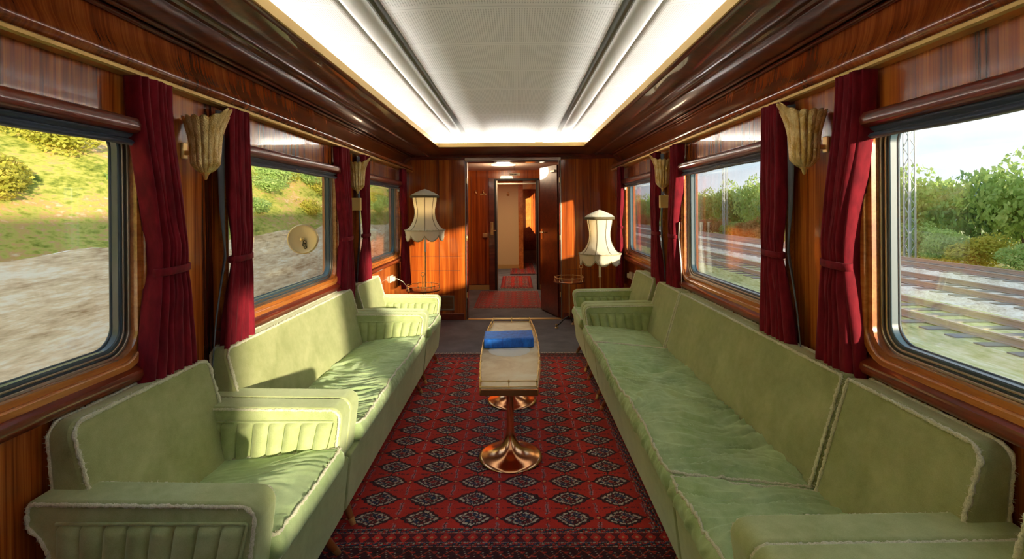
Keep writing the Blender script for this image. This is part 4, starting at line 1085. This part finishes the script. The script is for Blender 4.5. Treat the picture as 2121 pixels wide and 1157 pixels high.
for (cx_, cz_, r_) in ((-.012,-.020,.009),(-.010,-.036,.010),(-.016,-.052,.008)): m_.tube([dfr(cx_*-1+r_*math.cos(a), cz_+r_*1.2*math.sin(a), .010) for a in np.linspace(0, 2*PI, 16, endpoint=False)], .0028, 6, closed=True)
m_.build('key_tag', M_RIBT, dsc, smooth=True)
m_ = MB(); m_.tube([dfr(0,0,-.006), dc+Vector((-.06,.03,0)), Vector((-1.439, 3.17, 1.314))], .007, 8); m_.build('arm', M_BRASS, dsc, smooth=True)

# ================================================================== OUTSIDE
def ground_mat(name, stops, sc=(1,.3,1), s=2.2, s2=14, bump_=.0):
    m = mat(name, (.3,.3,.2), .95); t, b = nodes(m)
    n1 = noise_node(t, sc, s, 5, .6); n2 = noise_node(t, sc, s2, 4, .65); a = mixc(t, .5, n1.outputs[0], n2.outputs[0])
    t.links.new(ramp(t, a, stops).outputs[0], b.inputs['Base Color']); b.inputs['Specular IOR Level'].default_value = .1
    if bump_: bump(t, b, n2.outputs[0], bump_, .1)
    return m
M_BANKLO = ground_mat('bank_soil', [(.36,(.42,.26,.12)),(.45,(.72,.52,.30)),(.53,(.92,.70,.42)),(.60,(.99,.86,.62))], (1,.22,1.6), 2.5, 16)
M_BANKHI = ground_mat('bank_vegetation', [(.36,(.10,.14,.02)),(.43,(.28,.31,.05)),(.50,(.48,.46,.10)),(.56,(.56,.34,.13)),(.64,(.70,.56,.32))], (1,.4,1), 1.7, 15)
M_GRASS = ground_mat('dry_grass', [(.36,(.30,.30,.10)),(.48,(.58,.56,.24)),(.56,(.72,.66,.36)),(.66,(.88,.80,.56))], (1,.25,1), 1.4, 12)
M_BALLAST = ground_mat('ballast_stone', [(.34,(.36,.28,.20)),(.47,(.74,.64,.52)),(.62,(.98,.92,.82))], (1,.45,1), 3, 26)
M_RAILS = mat('rusty_rail', (.50,.38,.32), .5, .2)
M_SLEEP = mat('sleeper_concrete', (.30,.26,.22), .9)
M_ASPH = mat('rust_soil', (.36,.17,.08), .95)
def bank_z(x, y):
    X = -x; base = -1.15
    if X > 3.2: base += max(0, X-3.2)*.55 if X < 4.6 else .77+(X-4.6)*1.02
    return base+(.22*noise.noise(Vector((x*.9, y*.5, 1)))+.10*noise.noise(Vector((x*3, y*1.4, 5))))*min(1, max(0, (X-2.6)))
def terr(name, x0, x1, y0, y1, nx_, ny_, zf, m):
    mb = MB(); mb.grid(nx_, ny_, lambda p, q: (x0+(x1-x0)*p, y0+(y1-y0)*q, zf(x0+(x1-x0)*p, y0+(y1-y0)*q))); return mb.build(name, m, None, smooth=True)
tag(terr('embankment_foot', -1.8, -5.9, -12, 60, 20, 160, bank_z, M_BANKLO), kind='structure')
tag(terr('embankment', -5.9, -17, -12, 70, 40, 220, bank_z, M_BANKHI), kind='structure')
fix(MB().box(-1.8, 60, -30, 220, -1.45, -1.30).build('ground', M_GRASS))
for x0, x1, i in ((8.4, 11.6, 1), (12.3, 15.7, 2), (16.4, 19.6, 3)):
    pr = [(x0,-1.31),(x0+.35,-1.14),(x1-.35,-1.14),(x1,-1.31)]
    fix(MB().prism(pr, lambda u, v, w: (u, w, v), -5, 200).build('track_bed', M_BALLAST if i > 1 else M_GRASS))
rr_ = 0
for cx_, lab in ((10.0, 'nearest'), (13.95, 'middle'), (18.05, 'farthest')):
    tr = thing('railway_track', (cx_, 60, -1.2), 'the %s of the three railway tracks seen through the right windows' % lab, 'railway track')
    for s_ in (-.72, .72):
        x = cx_+s_; pr = [(x-.07,-1.12),(x+.07,-1.12),(x+.07,-1.10),(x+.012,-1.09),(x+.012,-1.01),(x+.035,-1.0),(x+.035,-.965),(x-.035,-.965),(x-.035,-1.0),(x-.012,-1.01),(x-.012,-1.09),(x-.07,-1.10)]
        MB().prism(pr, lambda u, v, w: (u, w, v), -5, 200).build('rail', M_RAILS, tr)
    for y in np.arange(6, 72, .66):
        pass
    mb = MB()
    for y in np.arange(4, 200, .62): mb.box(cx_-1.25, cx_+1.25, y, y+.24, -1.16, -1.115)
    tag(mb.build('sleepers', M_SLEEP, tr), kind='stuff')

# leaf clumps
def leaf_mat(name, c0, c1, c2):
    m = mat(name, c0, .7); t, b = nodes(m)
    oi = noise_node(t, (1,.6,1), 3.2, 4, .7)
    t.links.new(ramp(t, oi.outputs[0], [(.34, c0), (.5, c1), (.66, c2)]).outputs[0], b.inputs['Base Color'])
    b.inputs['Specular IOR Level'].default_value = .2
    out = t.nodes['Material Output']; tl = t.nodes.new('ShaderNodeBsdfTranslucent'); ms = t.nodes.new('ShaderNodeMixShader'); ms.inputs[0].default_value = .45
    tl.inputs[0].default_value = (*c2, 1); t.links.new(b.outputs[0], ms.inputs[1]); t.links.new(tl.outputs[0], ms.inputs[2]); t.links.new(ms.outputs[0], out.inputs[0])
    return m
M_LEAF = [leaf_mat('leaf_fresh', (.12,.22,.05), (.36,.52,.14), (.62,.72,.30)), leaf_mat('leaf_dark', (.06,.15,.05), (.20,.36,.13), (.40,.54,.26)), leaf_mat('leaf_yellow', (.20,.26,.03), (.48,.48,.07), (.72,.62,.14)), leaf_mat('leaf_rust', (.22,.10,.03), (.46,.25,.09), (.56,.42,.18))]
M_BARK = mat('bark', (.14,.10,.07), .9)
protos = {}
def crown_mesh(kind, mi, n, size, seed):
    r_ = np.random.default_rng(seed); mb = MB()
    # several lobes
    lobes = [(r_.uniform(-.45,.45), r_.uniform(-.5,.5), r_.uniform(.25,.85), r_.uniform(.35,.55)) for _ in range(9)]+[(0,0,.5,.6)]
    vs = []; fs = []
    for i in range(n):
        lx, ly, lz, lr = lobes[r_.integers(len(lobes))]
        d = r_.normal(size=3); d /= np.linalg.norm(d); rad = lr*r_.uniform(.55, 1.0)**.5
        p = np.array([lx, ly, lz])+d*rad*np.array([1,1,.8]); p[2] = max(p[2], .02)
        a = r_.normal(size=3); a /= np.linalg.norm(a); b_ = np.cross(a, d+.3*r_.normal(size=3)); b_ /= (np.linalg.norm(b_)+1e-9); s_ = size*r_.uniform(.6, 1.4)
        k0 = len(vs); vs += [p-a*s_, p+b_*s_*.6, p+a*s_, p-b_*s_*.6]; fs.append((k0, k0+1, k0+2, k0+3))
    mb.add([tuple(v) for v in vs], fs)
    me = bpy.data.meshes.new(kind); me.from_pydata(mb.v, [], mb.f); me.materials.append(M_LEAF[mi]); return me
CR = [[crown_mesh('crown', mi, 3400, .046, 10*mi+k) for k in range(2)] for mi in range(4)]
def tree(name, x, y, z, sx_, sy_, sz_, mi, label, cat, group, trunk=.0, k=0):
    root = thing(name, (x, y, z), label, cat, group)
    o = bpy.data.objects.new('crown', CR[mi][k % 2]); COL.objects.link(o); o.parent = root; o.location = (0, 0, trunk); o.scale = (sx_, sy_, sz_); o.rotation_euler = (0, 0, 1.7*k)
    if trunk > 0: 
        m_ = MB(); m_.tube([(x, y, z-.1), (x+.05, y, z+trunk+sz_*.5)], lambda i: .12 if i == 0 else .05, 8); m_.build('trunk', M_BARK, root, smooth=True)
rt = random.Random(5)
zr = -1.3
y = 3; k = 0
while y < 150:
    x = 23+rt.uniform(-.8, 1.2); hgt = rt.uniform(4.3, 5.4)
    tree('tree', x, y, zr, 2.3, 2.6, hgt*.82, rt.choice([0, 0, 0, 1]), 'full green tree in the row behind the tracks, outside the right windows', 'tree', 'green trees behind the tracks', .5, k)
    y += rt.uniform(2.1, 2.9)*(1 if y < 60 else 1.7); k += 1
y = 3
while y < 120:
    x = 20.8+rt.uniform(-.4, .6); mi = rt.choice([0, 2, 0, 1]) if y < 34 else rt.choice([3, 3, 0, 3])
    tree('bush', x, y, zr, 1.3, 1.6, rt.uniform(.9, 1.7), mi, 'low %s bush at the edge of the farthest track, outside the right windows' % ('rusty' if mi == 3 else 'green'), 'bush', 'low rusty bushes beside the tracks' if mi == 3 else 'low green bushes beside the tracks', 0, k)
    y += rt.uniform(1.5, 2.4)*(1 if y < 60 else 1.8); k += 1
y = 2.0
while y < 42:
    x = -6.4-rt.uniform(0, 3.6); mi = rt.choice([2, 0, 2, 0])
    tree('bush', x, y, bank_z(x, y)-.25, .6, .8, rt.uniform(.4, .8), mi, 'leafy %s bush growing on the embankment outside the left windows' % {2: 'yellow green', 0: 'fresh green', 3: 'rusty brown'}[mi], 'bush', {2: 'yellow green bushes on the embankment', 0: 'fresh green bushes on the embankment', 3: 'rusty bushes on the embankment'}[mi], 0, k)
    y += rt.uniform(.35, .75); k += 1
# line side masts
M_MAST = mat('grey_mast', (.42,.46,.48), .6)
def mast(x, y, h, label):
    r_ = thing('catenary_mast', (x, y, zr), label, 'mast', None)
    m_ = MB()
    for (a, b_) in ((-.16,-.16),(.16,-.16),(-.16,.16),(.16,.16)): m_.box(x+a-.03, x+a+.03, y+b_-.03, y+b_+.03, zr, zr+h)
    m_.build('upright', M_MAST, r_)
    m_ = MB(); z_ = zr+.3; s_ = 1
    while z_ < zr+h-.5:
        m_.tube([(x-.16*s_, y-.16, z_), (x+.16*s_, y-.16, z_+.5)], .02, 5); m_.tube([(x-.16, y-.16*s_, z_), (x-.16, y+.16*s_, z_+.5)], .02, 5); z_ += .5; s_ = -s_
    m_.build('lattice', M_MAST, r_)
    m_ = MB(); m_.tube([(x, y, zr+h-.6), (x-3.2, y, zr+h-.3)], .04, 6); m_.tube([(x, y, zr+h-1.5), (x-1.8, y, zr+h-.5)], .03, 6); m_.build('cantilever_arm', M_MAST, r_)
mast(20.3, 24.8, 8.5, 'grey lattice catenary mast at the left edge of the nearest right window')
mast(20.5, 47.0, 8.5, 'grey lattice catenary mast seen through the middle right window')
for zz, lab in ((5.4, 'lower'), (6.3, 'upper')):
    m_ = MB(); m_.tube([(17.6, -5, zz), (17.6, 60, zz-.15), (17.6, 150, zz)], .012, 5)
    tag(m_.build('overhead_wire', M_BLACK, None, loc=(17.6, 60, zz)), 'thin %s overhead wire crossing the sky outside the right windows' % lab, 'wire')
# distant hill
fix(terr('hills', 60, 150, -60, 330, 20, 60, lambda x, y: -1.5+(x-60)*.10+4.5*noise.noise(Vector((x*.02, y*.02, 3)))*min(1, (x-60)/30), ground_mat('far_hill', [(.35,(.16,.24,.22)),(.65,(.26,.34,.32))], (1,1,1), .05, .4)))
fix(MB().box(60, 400, -200, 500, -1.6, -1.5).build('ground_far', M_GRASS))
